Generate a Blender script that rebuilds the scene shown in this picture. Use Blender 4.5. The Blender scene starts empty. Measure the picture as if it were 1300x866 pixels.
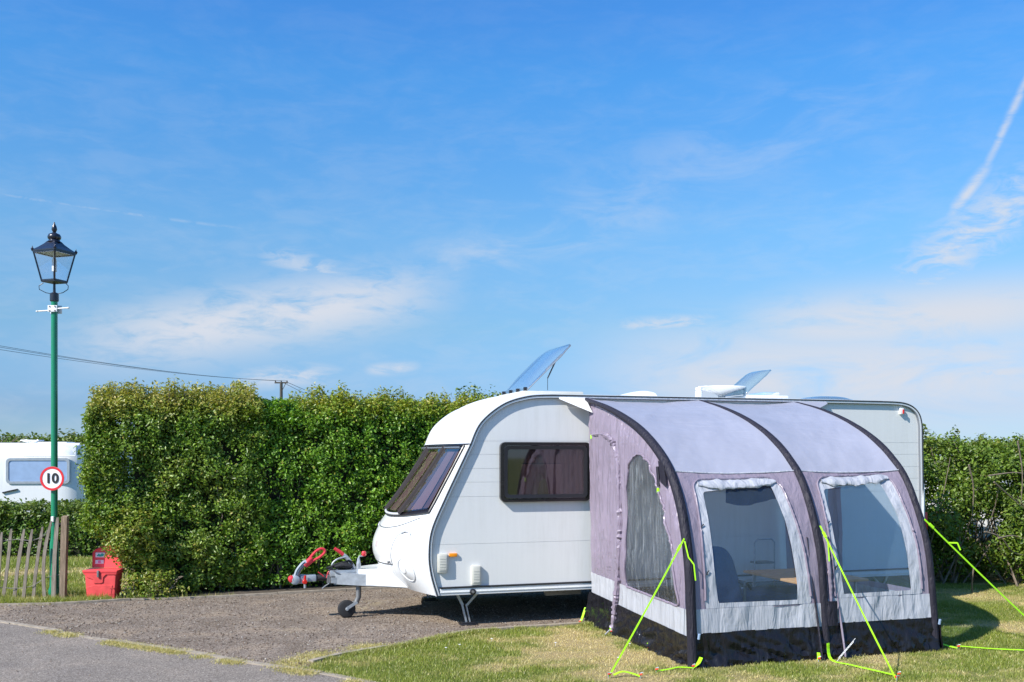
import bpy, bmesh, math, random
import numpy as np
from mathutils import Vector, Matrix, noise
random.seed(7); rng = np.random.default_rng(7)
scene = bpy.context.scene
COL = scene.collection
R = math.radians
# ------------------------------------------------------------------ camera, world, sun, exposure
EYE = 1.86
cd = bpy.data.cameras.new('camera'); cam = bpy.data.objects.new('camera', cd); COL.objects.link(cam)
cam.location = (0, 0, EYE); cam.rotation_euler = (R(90), 0, 0)
cd.sensor_width = 36; cd.lens = 35.0; cd.shift_y = 0.11; cd.clip_start = .1; cd.clip_end = 3000
scene.camera = cam
SUN_EL = 40.0
SD = Vector((-.77*math.cos(R(SUN_EL)), -.635*math.cos(R(SUN_EL)), math.sin(R(SUN_EL)))).normalized()   # towards the sun
sl = bpy.data.lights.new('sun', 'SUN'); sl.energy = 4.6; sl.angle = R(.53); sl.color = (1, .955, .88)
sun = bpy.data.objects.new('sun', sl); COL.objects.link(sun); sun.location = (-20, -15, 20)
sun.rotation_euler = SD.to_track_quat('Z', 'Y').to_euler()
scene.view_settings.view_transform = 'Standard'; scene.view_settings.look = 'None'
scene.view_settings.exposure = 0.62; scene.view_settings.gamma = 1

world = bpy.data.worlds.new('World'); scene.world = world; world.use_nodes = True
def build_world():
    nt = world.node_tree; N = nt.nodes; L = nt.links; N.clear()
    out = N.new('ShaderNodeOutputWorld'); bg = N.new('ShaderNodeBackground'); bg.inputs[1].default_value = .10
    sky = N.new('ShaderNodeTexSky'); sky.sky_type = 'NISHITA'; sky.sun_disc = False
    sky.sun_elevation = R(SUN_EL); sky.sun_rotation = math.atan2(SD.x, SD.y)
    sky.altitude = 0; sky.air_density = 1.0; sky.dust_density = .25; sky.ozone_density = 2.2
    tc = N.new('ShaderNodeTexCoord'); sep = N.new('ShaderNodeSeparateXYZ'); L.new(tc.outputs['Generated'], sep.inputs[0])
    def m(op, a, b=None, c=None):
        n = N.new('ShaderNodeMath'); n.operation = op
        for i, q in enumerate((a, b, c)):
            if q is None: continue
            if isinstance(q, (int, float)): n.inputs[i].default_value = q
            else: L.new(q, n.inputs[i])
        return n.outputs[0]
    az = m('ARCTAN2', sep.outputs[0], sep.outputs[1]); el = m('ARCSINE', sep.outputs[2])
    comb = N.new('ShaderNodeCombineXYZ'); L.new(az, comb.inputs[0]); L.new(el, comb.inputs[1])
    def nz(scale, rot, sx, sy, det=7, rough=.62, dist=.6):
        mp = N.new('ShaderNodeMapping'); mp.inputs['Rotation'].default_value = (0, 0, R(rot)); mp.inputs['Scale'].default_value = (sx, sy, 1)
        L.new(comb.outputs[0], mp.inputs[0])
        t = N.new('ShaderNodeTexNoise'); t.inputs['Scale'].default_value = scale; t.inputs['Detail'].default_value = det
        t.inputs['Roughness'].default_value = rough; t.inputs['Distortion'].default_value = dist
        L.new(mp.outputs[0], t.inputs['Vector']); return t.outputs[0]
    def rmp(x, lo, hi):
        n = N.new('ShaderNodeMapRange'); n.interpolation_type = 'SMOOTHSTEP'
        n.inputs[1].default_value = lo; n.inputs[2].default_value = hi; L.new(x, n.inputs[0]); return n.outputs[0]
    f = 1264.
    def ae(x, y):
        d = Vector(((x-650)/f, 1, (576-y)/f)).normalized(); return math.atan2(d.x, d.y), math.asin(d.z)
    def blob(x1, y1, x2, y2, w, endsoft=.35):     # a streak of cloud from one sky direction to another, w = half width
        a1, e1 = ae(x1, y1); a2, e2 = ae(x2, y2); cx, cy = (a1+a2)/2, (e1+e2)/2
        ln = math.hypot(a2-a1, e2-e1)/2; ca, sa = (a2-a1)/2/ln, (e2-e1)/2/ln
        dx = m('SUBTRACT', az, cx); dy = m('SUBTRACT', el, cy)
        p = m('ADD', m('MULTIPLY', dx, ca), m('MULTIPLY', dy, sa)); q = m('SUBTRACT', m('MULTIPLY', dy, ca), m('MULTIPLY', dx, sa))
        r2 = m('ADD', m('POWER', m('ABSOLUTE', m('DIVIDE', p, ln)), 4), m('POWER', m('ABSOLUTE', m('DIVIDE', q, w)), 2))
        return m('POWER', 2.718, m('MULTIPLY', r2, -1.2))
    n1 = nz(9, -12, 1, 3.2); n2 = nz(26, -14, 1, 3.0); n3 = nz(4.2, 8, 1, 4.5); n4 = nz(30, 55, 1, 3); n5 = nz(60, 0, 1, 2)
    wis = rmp(m('ADD', m('MULTIPLY', n1, .62), m('MULTIPLY', n2, .38)), .40, .66)
    total = None
    def add(x):
        nonlocal total
        total = x if total is None else m('MAXIMUM', total, x)
    add(m('MULTIPLY', m('MULTIPLY', blob(90, 440, 560, 365, .034), rmp(m('ADD', m('MULTIPLY', n1, .55), m('MULTIPLY', n2, .45)), .30, .56)), 1.0))
    add(m('MULTIPLY', m('MULTIPLY', blob(330, 320, 460, 360, .014), rmp(n2, .35, .62)), 0.6))
    add(m('MULTIPLY', m('MULTIPLY', blob(300, 482, 430, 474, .011), rmp(n2, .32, .6)), 0.79))
    add(m('MULTIPLY', m('MULTIPLY', blob(465, 470, 530, 466, .006), rmp(n2, .2, .6)), 0.88))
    add(m('MULTIPLY', m('MULTIPLY', blob(780, 414, 910, 406, .007), rmp(n2, .3, .6)), 0.79))
    add(m('MULTIPLY', m('MULTIPLY', blob(930, 420, 1420, 380, .034), rmp(m('ADD', m('MULTIPLY', n1, .6), m('MULTIPLY', n3, .4)), .25, .52)), 1.0))
    add(m('MULTIPLY', m('MULTIPLY', blob(760, 478, 1450, 470, .060), rmp(n1, .14, .62)), 1.0))
    add(m('MULTIPLY', m('MULTIPLY', blob(1170, 482, 1330, 468, .008), rmp(n2, .25, .55)), 0.95))
    add(m('MULTIPLY', m('MULTIPLY', blob(1205, 275, 1255, 210, .0055), rmp(n4, .2, .62)), 0.91))
    add(m('MULTIPLY', m('MULTIPLY', blob(1247, 222, 1318, 70, .0036), rmp(n4, .2, .62)), 0.7))
    add(m('MULTIPLY', m('MULTIPLY', blob(1140, 370, 1340, 215, .026), rmp(n4, .30, .66)), 0.88))
    add(m('MULTIPLY', m('MULTIPLY', blob(-60, 236, 315, 291, .0015), rmp(n5, .35, .65)), .26))
    add(m('MULTIPLY', m('MULTIPLY', blob(640, 300, 1190, 80, .05), rmp(n1, .36, .72)), .26))
    add(m('MULTIPLY', m('MULTIPLY', blob(420, 370, 900, 240, .03), rmp(n1, .36, .72)), 0.44))
    # the same thin cirrus goes on round the rest of the sky
    lowband = m('SUBTRACT', 1, rmp(el, .05, .6))
    add(m('MULTIPLY', m('MULTIPLY', wis, lowband), .16))
    add(m('MULTIPLY', wis, .04))
    mix = N.new('ShaderNodeMixRGB'); L.new(total, mix.inputs[0])
    hs = N.new('ShaderNodeHueSaturation'); hs.inputs['Saturation'].default_value = 1.16; hs.inputs['Hue'].default_value=.505
    L.new(sky.outputs[0], hs.inputs['Color'])
    # clear northern air: the same deep blue grading to pale blue all round the horizon
    mr = N.new('ShaderNodeMapRange'); mr.inputs[1].default_value = 0; mr.inputs[2].default_value = .5; L.new(el, mr.inputs[0])
    cr = N.new('ShaderNodeValToRGB'); e = cr.color_ramp.elements
    st = [(0, (.40, .61, 1.10)), (.087, (.345, .50, .87)), (.25, (.56, .74, .86)), (.43, (.70, .98, 1.06)), (.72, (.55, 1.13, 1.37)), (.83, (.53, 1.10, 1.43))]
    while len(e) < len(st): e.new(.5)
    for i, (p_, c_) in enumerate(st): e[i].position = p_; e[i].color = (*[x/1.5 for x in c_], 1)
    L.new(mr.outputs[0], cr.inputs[0])
    mu = N.new('ShaderNodeVectorMath'); mu.operation = 'MULTIPLY'; L.new(hs.outputs[0], mu.inputs[0]); L.new(cr.outputs[0], mu.inputs[1])
    sc = N.new('ShaderNodeVectorMath'); sc.operation = 'SCALE'; sc.inputs['Scale'].default_value = 1.5; L.new(mu.outputs[0], sc.inputs[0])
    L.new(sc.outputs[0], mix.inputs[1]); mix.inputs[2].default_value = (4.5, 4.8, 5.4, 1)
    L.new(mix.outputs[0], bg.inputs[0]); L.new(bg.outputs[0], out.inputs[0])
build_world()

# ------------------------------------------------------------------ frames and helpers
TH = R(17.6); CU = (math.cos(TH), math.sin(TH)); CV = (-math.sin(TH), math.cos(TH)); O = (.43, 10.9)
FR = lambda u, v, z: (O[0]+CU[0]*u+CV[0]*v, O[1]+CU[1]*u+CV[1]*v, z)     # pitch frame: u along the caravan's side, v away from the camera
ID = lambda x, y, z: (x, y, z)
ROOTM = {}
def tag(o, label=None, cat=None, group=None, kind=None):
    if label: o['label'] = label
    if cat: o['category'] = cat
    if group: o['group'] = group
    if kind: o['kind'] = kind
    return o
def thing(name, label, cat, loc, rz=0, group=None):
    o = bpy.data.objects.new(name, None); COL.objects.link(o); o.empty_display_size = .2
    o.location = loc; o.rotation_euler = (0, 0, rz)
    ROOTM[o.name] = (Matrix.Translation(loc) @ Matrix.Rotation(rz, 4, 'Z')).inverted()
    return tag(o, label, cat, group)
def basis(d):
    d = Vector(d).normalized(); a = Vector((0, 0, 1)) if abs(d.z) < .9 else Vector((1, 0, 0))
    x = d.cross(a).normalized(); y = d.cross(x).normalized(); return x, y
class MB:
    def __init__(s, fr=ID): s.v = []; s.f = []; s.fr = fr; s.mi = []; s.cm = 0
    def add(s, vs, fs):
        b = len(s.v); s.v += [s.fr(*p) for p in vs]; s.f += [tuple(b+i for i in f) for f in fs]; s.mi += [s.cm]*len(fs); return s
    def box(s, a, b, bev=0):
        x0, y0, z0 = (min(p, q) for p, q in zip(a, b)); x1, y1, z1 = (max(p, q) for p, q in zip(a, b))
        if bev <= 0:
            return s.add([(x0,y0,z0),(x1,y0,z0),(x1,y1,z0),(x0,y1,z0),(x0,y0,z1),(x1,y0,z1),(x1,y1,z1),(x0,y1,z1)],
                         [(0,3,2,1),(4,5,6,7),(0,1,5,4),(1,2,6,5),(2,3,7,6),(3,0,4,7)])
        bm = bmesh.new(); bmesh.ops.create_cube(bm, size=1)
        for v in bm.verts: v.co = Vector(((x0+x1)/2+v.co.x*(x1-x0), (y0+y1)/2+v.co.y*(y1-y0), (z0+z1)/2+v.co.z*(z1-z0)))
        bmesh.ops.bevel(bm, geom=list(bm.edges), offset=min(bev, .49*min(x1-x0, y1-y0, z1-z0)), segments=2, affect='EDGES', profile=.6)
        bm.verts.index_update()
        s.add([tuple(v.co) for v in bm.verts], [[v.index for v in f.verts] for f in bm.faces]); bm.free(); return s
    def tube(s, pts, r, n=8, cap=True, closed=False):
        pts = [Vector(p) for p in pts]; k = len(pts); rs = r if isinstance(r, (list, tuple)) else [r]*k
        vs = []; px_ = None
        for i, p in enumerate(pts):
            d = (pts[(i+1) % k]-pts[i-1]) if closed else (pts[min(i+1, k-1)]-pts[max(i-1, 0)])
            if px_ is None: x, y = basis(d)
            else:
                dn = d.normalized(); x = (px_ - dn*px_.dot(dn))
                x = x.normalized() if x.length > 1e-6 else basis(d)[0]; y = dn.cross(x)
            px_ = x
            for j in range(n):
                a = 2*math.pi*j/n; vs.append(tuple(p+(x*math.cos(a)+y*math.sin(a))*rs[i]))
        fs = []
        for i in range(k if closed else k-1):
            for j in range(n):
                a = i*n+j; b = i*n+(j+1) % n; i2 = (i+1) % k; fs.append((a, b, i2*n+(j+1) % n, i2*n+j))
        if cap and not closed: fs += [tuple(range(n))[::-1], tuple((k-1)*n+j for j in range(n))]
        return s.add(vs, fs)
    def lathe(s, prof, c=(0, 0, 0), n=20, axis='z', capb=True, capt=True, rot0=0):
        vs = []
        for r, h in prof:
            for j in range(n):
                a = 2*math.pi*j/n+rot0; x, y = r*math.cos(a), r*math.sin(a)
                q = {'z': (x, y, h), 'x': (h, x, y), 'y': (y, h, x)}[axis]; vs.append((c[0]+q[0], c[1]+q[1], c[2]+q[2]))
        fs = [(i*n+j, i*n+(j+1) % n, (i+1)*n+(j+1) % n, (i+1)*n+j) for i in range(len(prof)-1) for j in range(n)]
        if capb: fs.append(tuple(range(n))[::-1])
        if capt: fs.append(tuple((len(prof)-1)*n+j for j in range(n)))
        return s.add(vs, fs)
    def grid(s, fn, nu, nv, closeu=False):
        vs = [fn(i/nu, j/nv) for i in range(nu+1) for j in range(nv+1)]
        fs = [(i*(nv+1)+j, (i+1)*(nv+1)+j, (i+1)*(nv+1)+j+1, i*(nv+1)+j+1) for i in range(nu) for j in range(nv)]
        return s.add(vs, fs)
    def prism(s, poly, fn, h0, h1):      # poly 2-D, fn(a, b, h) -> point
        n = len(poly); vs = [fn(a, b, h0) for a, b in poly]+[fn(a, b, h1) for a, b in poly]
        fs = [tuple(range(n))[::-1], tuple(range(n, 2*n))]+[(i, (i+1) % n, n+(i+1) % n, n+i) for i in range(n)]
        return s.add(vs, fs)
    def bar(s, p, q, w, h, up=(0, 0, 1)):
        p = Vector(p); q = Vector(q); d = (q-p).normalized(); x = d.cross(Vector(up))
        x = x.normalized() if x.length > 1e-5 else Vector((1, 0, 0)); y = x.cross(d)
        c = [(-w/2, -h/2), (w/2, -h/2), (w/2, h/2), (-w/2, h/2)]
        return s.add([tuple(p+x*a+y*b) for a, b in c]+[tuple(q+x*a+y*b) for a, b in c], [(0,1,2,3),(7,6,5,4),(0,4,5,1),(1,5,6,2),(2,6,7,3),(3,7,4,0)])
    def build(s, name, mat, parent=None, smooth=False, label=None, kind=None, solid=0, ang=40):
        me = bpy.data.meshes.new(name)
        vs = s.v
        if parent is not None:
            r = parent
            while r.parent: r = r.parent
            M = ROOTM.get(r.name)
            if M: vs = [tuple(M @ Vector(p)) for p in vs]
        me.from_pydata(vs, [], s.f)
        mats = mat if isinstance(mat, (list, tuple)) else [mat]
        for m_ in mats: me.materials.append(m_)
        if any(s.mi): me.polygons.foreach_set('material_index', s.mi)
        bm = bmesh.new(); bm.from_mesh(me); bmesh.ops.remove_doubles(bm, verts=bm.verts, dist=1e-5); bmesh.ops.recalc_face_normals(bm, faces=bm.faces); bm.to_mesh(me); bm.free()
        if smooth:
            me.polygons.foreach_set('use_smooth', [True]*len(me.polygons))
            try: me.set_sharp_from_angle(angle=R(ang))
            except Exception: pass
        me.update()
        o = bpy.data.objects.new(name, me); COL.objects.link(o)
        if parent is not None: o.parent = parent
        if solid:
            mo = o.modifiers.new('solid', 'SOLIDIFY'); mo.thickness = solid; mo.offset = 0
        return tag(o, label, None, None, kind)
def npmesh(name, V, F, mat, parent=None, tint=None, smooth=False, kind='stuff', label=None, cat=None):
    """fast mesh: V (n,3), F (m,k) of one size, tint (n,) or (n,3) -> colour attribute"""
    me = bpy.data.meshes.new(name); n, (m_, k) = len(V), F.shape
    if parent is not None:
        r = parent
        while r.parent: r = r.parent
        M = np.array(ROOTM[r.name]); V = V@M[:3, :3].T+M[:3, 3]
    me.vertices.add(n); me.vertices.foreach_set('co', np.ascontiguousarray(V, np.float32).ravel())
    me.loops.add(m_*k); me.loops.foreach_set('vertex_index', F.astype(np.int32).ravel())
    me.polygons.add(m_); me.polygons.foreach_set('loop_start', np.arange(0, m_*k, k, dtype=np.int32)); me.polygons.foreach_set('loop_total', np.full(m_, k, np.int32))
    me.materials.append(mat); me.update(calc_edges=True)
    if smooth: me.polygons.foreach_set('use_smooth', np.ones(m_, bool))
    if tint is not None:
        at = me.color_attributes.new('tint', 'FLOAT_COLOR', 'POINT'); c = np.ones((n, 4), np.float32)
        c[:, :3] = tint if tint.ndim == 2 else tint[:, None]; at.data.foreach_set('color', c.ravel())
    o = bpy.data.objects.new(name, me); COL.objects.link(o)
    if parent is not None: o.parent = parent
    return tag(o, label, cat, None, kind)

# ------------------------------------------------------------------ materials
def newmat(name):
    m = bpy.data.materials.new(name); m.use_nodes = True; nt = m.node_tree; b = nt.nodes['Principled BSDF']; return m, nt, b
def setp(b, **k):
    for a, v in k.items():
        n = a.replace('_', ' ')
        if n in b.inputs: b.inputs[n].default_value = v
def tcoord(nt, scale=(1, 1, 1), rot=(0, 0, 0)):
    t = nt.nodes.new('ShaderNodeTexCoord'); mp = nt.nodes.new('ShaderNodeMapping'); mp.inputs['Scale'].default_value = scale; mp.inputs['Rotation'].default_value = rot
    nt.links.new(t.outputs['Object'], mp.inputs[0]); return mp.outputs[0]
def tnoise(nt, vec, scale, det=4, rough=.55, dist=0):
    t = nt.nodes.new('ShaderNodeTexNoise'); t.inputs['Scale'].default_value = scale; t.inputs['Detail'].default_value = det; t.inputs['Roughness'].default_value = rough
    t.inputs['Distortion'].default_value = dist; nt.links.new(vec, t.inputs['Vector']); return t.outputs[0]
def ramp(nt, fac, stops):
    r = nt.nodes.new('ShaderNodeValToRGB'); e = r.color_ramp.elements
    while len(e) < len(stops): e.new(.5)
    for i, (p, c) in enumerate(stops): e[i].position = p; e[i].color = (*c, 1) if len(c) == 3 else c
    nt.links.new(fac, r.inputs[0]); return r.outputs[0]
def bump(nt, b, h, strength=.3, dist=.01, chain=None):
    n = nt.nodes.new('ShaderNodeBump'); n.inputs['Strength'].default_value = strength; n.inputs['Distance'].default_value = dist
    nt.links.new(h, n.inputs['Height'])
    if chain is not None: nt.links.new(chain, n.inputs['Normal'])
    if b is not None: nt.links.new(n.outputs[0], b.inputs['Normal'])
    return n.outputs[0]
def plain(name, c, rough=.5, metal=0, var=.08, nscale=6, bmp=0, bscale=60, coat=0, spec=.5):
    m, nt, b = newmat(name); setp(b, Roughness=rough, Metallic=metal); b.inputs['Specular IOR Level'].default_value = spec
    if coat: setp(b, Coat_Weight=coat, Coat_Roughness=.05)
    v = tcoord(nt); n = tnoise(nt, v, nscale, 5, .6)
    lo = tuple(x*(1-var) for x in c); hi = tuple(min(1, x*(1+var)) for x in c)
    nt.links.new(ramp(nt, n, [(.3, lo), (.7, hi)]), b.inputs['Base Color'])
    rr = ramp(nt, tnoise(nt, v, nscale*2.3, 5), [(.3, (max(.02, rough-.06),)*3), (.7, (min(1, rough+.08),)*3)]); nt.links.new(rr, b.inputs['Roughness'])
    if bmp: bump(nt, b, tnoise(nt, v, bscale, 4), bmp, .004)
    return m
M = {}
M['gloss_white'] = plain('gloss_white', (.77, .78, .785), .22, 0, .02, 2, coat=.3)
M['roof_white'] = plain('roof_white', (.80, .82, .84), .35, 0, .03, 3)
M['side_white'] = plain('side_white', (.72, .725, .715), .38, 0, .015, 1.2)
M['side_groove'] = plain('side_groove', (.66, .67, .67), .5, 0, .02)
M['trim_black'] = plain('trim_black', (.02, .02, .024), .35)
M['trim_grey'] = plain('trim_grey', (.23, .25, .28), .3, .4)
M['rail_metal'] = plain('rail_metal', (.72, .74, .77), .3, .15, .03)
M['frame_dark'] = plain('frame_dark', (.016, .013, .014), .22)
M['cream'] = plain('cream_plastic', (.60, .59, .53), .45, 0, .04, 8)
M['orange_lens'] = plain('orange_lens', (.95, .30, .01), .2)
M['red_lens'] = plain('red_lens', (.55, .02, .015), .15)
M['red_plastic'] = plain('red_plastic', (.62, .035, .05), .4, 0, .05, 9)
M['red_orange'] = plain('red_orange', (.85, .09, .03), .4)
M['galv'] = plain('galvanised_steel', (.42, .45, .48), .45, .55, .16, 14, .1)
M['galv_dark'] = plain('dull_steel', (.20, .20, .20), .5, .5, .2, 20, .1)
M['cast_grey'] = plain('cast_grey_paint', (.36, .40, .44), .4, .2, .1, 14)
M['rubber'] = plain('rubber', (.018, .018, .020), .75, 0, .2, 20, .2)
M['under_dark'] = plain('underside_dark', (.03, .028, .026), .9, 0, .3, 6)
M['chassis_beige'] = plain('chassis_beige', (.34, .32, .28), .6, .3, .2, 8)
M['green_paint'] = plain('green_gloss_paint', (.008, .20, .095), .28, 0, .06, 5, coat=.3)
M['black_iron'] = plain('black_iron_paint', (.012, .014, .024), .3, 0, .2, 12, coat=.3)
M['sign_white'] = plain('sign_white', (.80, .80, .80), .45, 0, .02)
def grimy(name, c, rough, coat=0):
    m = plain(name, c, rough, 0, .015, 2, coat=coat); nt = m.node_tree; b = nt.nodes['Principled BSDF']
    src = b.inputs['Base Color'].links[0].from_socket; v = tcoord(nt, (9, 9, .7)); st = ramp(nt, tnoise(nt, v, 2.2, 6, .7), [(.42, (0, 0, 0)), (.80, (.38,)*3)])
    bl = ramp(nt, tnoise(nt, tcoord(nt), 1.1, 6, .65), [(.45, (.25,)*3), (.75, (1, 1, 1))]); mm = nt.nodes.new('ShaderNodeMixRGB'); mm.blend_type = 'MULTIPLY'; mm.inputs[0].default_value = 1
    nt.links.new(st, mm.inputs[1]); nt.links.new(bl, mm.inputs[2]); mx = nt.nodes.new('ShaderNodeMixRGB'); nt.links.new(mm.outputs[0], mx.inputs[0]); nt.links.new(src, mx.inputs[1]); mx.inputs[2].default_value = (.42, .41, .36, 1)
    nt.links.new(mx.outputs[0], b.inputs['Base Color']); return m
M['gloss_white'] = grimy('gloss_white', (.78, .79, .795), .22, .3)
M['side_white'] = grimy('side_white', (.735, .74, .73), .36)
M['roof_white'] = grimy('roof_white', (.79, .80, .81), .35)
M['divider'] = plain('divider_dark', (.028, .022, .022), .55, spec=.25)
M['sign_red'] = plain('sign_red', (.66, .02, .03), .45, 0, .03)
M['sign_black'] = plain('sign_black', (.012, .012, .012), .5)
M['sticker_green'] = plain('sticker_green', (.02, .42, .30), .5)
M['sticker_pink'] = plain('sticker_pink', (.80, .20, .42), .5)
M['bin_red'] = plain('bin_red', (.72, .07, .070), .6, 0, .16, 9, .2, 40)
M['bin_lid'] = plain('bin_lid_red', (.82, .075, .080), .5, 0, .07, 7)
M['neon'] = plain('neon_webbing', (.42, .90, .01), .6, 0, .08, 60, .3, 300)
M['tub_wood'] = plain('table_wood', (.56, .30, .13), .5, 0, .15, 12)
M['chair_blue'] = plain('chair_blue', (.035, .08, .17), .85, 0, .15, 14, .3, 100)
M['curtain'] = plain('lilac_brown_curtain', (.16, .11, .11), .9, 0, .12, 5)
M['blind'] = plain('window_blind', (.36, .28, .28), .85, 0, .05, 5)
M['dark_in'] = plain('dark_interior', (.035, .028, .03), .9)
M['silver_sheet'] = plain('silver_blind', (.34, .46, .66), .35, .2, .1, 4)
M['wire'] = plain('wire', (.05, .05, .05), .6)
M['fence_wire'] = plain('fence_wire', (.16, .155, .15), .6, .4)
M['concrete'] = plain('concrete', (.31, .262, .205), .95, 0, .30, 14, .8, 60)
M['antenna_white'] = plain('antenna_white', (.85, .86, .86), .3, 0, .02)

def wood(name, a, b_, sc=(30, 30, 3)):
    m, nt, b = newmat(name); v = tcoord(nt, sc); n = tnoise(nt, v, 2.2, 6, .65, .6)
    nt.links.new(ramp(nt, n, [(.3, a), (.55, tuple((x+y)/2 for x, y in zip(a, b_))), (.72, b_)]), b.inputs['Base Color']); setp(b, Roughness=.85)
    bump(nt, b, n, .5, .006); return m
M['pale_wood'] = wood('weathered_wood', (.15, .12, .09), (.42, .36, .29))
M['post_wood'] = wood('post_wood', (.13, .09, .06), (.38, .28, .19))
M['pole_wood'] = wood('pole_wood', (.05, .045, .04), (.11, .10, .09))
M['twig'] = wood('twig_bark', (.10, .075, .05), (.32, .26, .20))

def leafmat(name, dark, light, bronze):
    """tint.r picks dark-light, tint.g is how much of the leaf is young bronze growth"""
    m, nt, b = newmat(name); at = nt.nodes.new('ShaderNodeVertexColor'); at.layer_name = 'tint'
    sp = nt.nodes.new('ShaderNodeSeparateColor'); nt.links.new(at.outputs[0], sp.inputs[0])
    c = ramp(nt, sp.outputs[0], [(0, dark), (1, light)])
    mx = nt.nodes.new('ShaderNodeMixRGB'); nt.links.new(sp.outputs[1], mx.inputs[0]); nt.links.new(c, mx.inputs[1]); mx.inputs[2].default_value = (*bronze, 1)
    nt.links.new(mx.outputs[0], b.inputs['Base Color']); setp(b, Roughness=.40); b.inputs['Specular IOR Level'].default_value = .4
    tr = nt.nodes.new('ShaderNodeBsdfTranslucent'); g = nt.nodes.new('ShaderNodeMixRGB'); g.blend_type = 'MULTIPLY'; g.inputs[0].default_value = 1
    nt.links.new(mx.outputs[0], g.inputs[1]); g.inputs[2].default_value = (1.5, 1.55, .45, 1); nt.links.new(g.outputs[0], tr.inputs[0])
    ms = nt.nodes.new('ShaderNodeMixShader'); ms.inputs[0].default_value = .24
    nt.links.new(b.outputs[0], ms.inputs[1]); nt.links.new(tr.outputs[0], ms.inputs[2]); nt.links.new(ms.outputs[0], nt.nodes['Material Output'].inputs[0]); return m
M['leaf_a'] = leafmat('hornbeam_leaf', (.040, .100, .008), (.195, .33, .030), (.48, .39, .10))
M['leaf_b'] = leafmat('hawthorn_leaf', (.040, .115, .008), (.20, .39, .028), (.38, .33, .05))
M['leaf_c'] = leafmat('shrub_leaf', (.038, .085, .008), (.17, .27, .028), (.34, .30, .08))
M['leaf_far'] = leafmat('far_leaf', (.04, .085, .012), (.14, .24, .03), (.26, .25, .08))
M['grass'] = leafmat('grass_blade', (.12, .165, .022), (.31, .355, .060), (.60, .49, .24))

def groundmat(name, fn):
    m, nt, b = newmat(name); setp(b, Roughness=.95); b.inputs['Specular IOR Level'].default_value = .2; fn(nt, b); return m
def _lawn(nt, b):
    v = tcoord(nt); at = nt.nodes.new('ShaderNodeVertexColor'); at.layer_name = 'tint'; sp = nt.nodes.new('ShaderNodeSeparateColor'); nt.links.new(at.outputs[0], sp.inputs[0])
    g = ramp(nt, tnoise(nt, v, 25, 6, .7), [(.3, (.10, .13, .028)), (.7, (.18, .22, .05))])
    d = ramp(nt, tnoise(nt, v, 40, 6, .7), [(.3, (.28, .21, .10)), (.7, (.46, .36, .19))])
    mx = nt.nodes.new('ShaderNodeMixRGB'); nt.links.new(sp.outputs[1], mx.inputs[0]); nt.links.new(g, mx.inputs[1]); nt.links.new(d, mx.inputs[2]); nt.links.new(mx.outputs[0], b.inputs['Base Color'])
    bump(nt, b, tnoise(nt, v, 90, 5, .7), .8, .02)
M['lawn'] = groundmat('lawn_soil', _lawn)
def _field(nt, b):
    v = tcoord(nt); n = tnoise(nt, v, .9, 8, .6)
    nt.links.new(ramp(nt, n, [(.3, (.085, .115, .03)), (.5, (.12, .15, .04)), (.72, (.22, .20, .085))]), b.inputs['Base Color']); bump(nt, b, tnoise(nt, v, 30, 6, .7), .8, .03)
M['field'] = groundmat('field_grass', _field)
def _gravel(nt, b):
    v = tcoord(nt); vo = nt.nodes.new('ShaderNodeTexVoronoi'); vo.inputs['Scale'].default_value = 95; nt.links.new(v, vo.inputs['Vector'])
    hs = nt.nodes.new('ShaderNodeSeparateColor'); nt.links.new(vo.outputs['Color'], hs.inputs[0])
    st = ramp(nt, hs.outputs[0], [(0, (.12, .09, .070)), (.45, (.215, .170, .132)), (.8, (.285, .235, .19)), (1, (.40, .35, .30))])
    big = tnoise(nt, v, 1.7, 6, .65, .5); tone = ramp(nt, big, [(.28, (.66, .63, .60)), (.5, (1, 1, 1)), (.70, (1.35, 1.29, 1.16))])
    mx = nt.nodes.new('ShaderNodeMixRGB'); mx.blend_type = 'MULTIPLY'; mx.inputs[0].default_value = 1; nt.links.new(st, mx.inputs[1]); nt.links.new(tone, mx.inputs[2])
    dr = ramp(nt, tnoise(nt, v, .8, 7, .7, .8), [(.60, (0, 0, 0)), (.74, (.75,)*3)]); m2 = nt.nodes.new('ShaderNodeMixRGB')
    nt.links.new(dr, m2.inputs[0]); nt.links.new(mx.outputs[0], m2.inputs[1]); m2.inputs[2].default_value = (.40, .33, .19, 1)
    nt.links.new(m2.outputs[0], b.inputs['Base Color'])
    n1 = bump(nt, None, vo.outputs['Distance'], .7, .008); bump(nt, b, tnoise(nt, v, 28, 6, .7), .6, .015, n1)
M['gravel'] = groundmat('gravel', _gravel)
def _road(nt, b):
    v = tcoord(nt); vo = nt.nodes.new('ShaderNodeTexVoronoi'); vo.inputs['Scale'].default_value = 110; nt.links.new(v, vo.inputs['Vector'])
    hs = nt.nodes.new('ShaderNodeSeparateColor'); nt.links.new(vo.outputs['Color'], hs.inputs[0])
    st = ramp(nt, hs.outputs[1], [(0, (.13, .110, .092)), (.5, (.225, .193, .162)), (.9, (.30, .262, .225)), (1, (.40, .36, .32))])
    tone = ramp(nt, tnoise(nt, tcoord(nt, (1, 1, 1)), 1.3, 8, .7, .4), [(.3, (.80, .80, .82)), (.5, (1, 1, 1)), (.72, (1.22, 1.18, 1.14))])
    mx = nt.nodes.new('ShaderNodeMixRGB'); mx.blend_type = 'MULTIPLY'; mx.inputs[0].default_value = 1; nt.links.new(st, mx.inputs[1]); nt.links.new(tone, mx.inputs[2])
    nt.links.new(mx.outputs[0], b.inputs['Base Color']); n1 = bump(nt, None, vo.outputs['Distance'], .6, .006); bump(nt, b, tnoise(nt, v, 12, 6, .7), .35, .01, n1)
M['road'] = groundmat('asphalt', _road)
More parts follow.
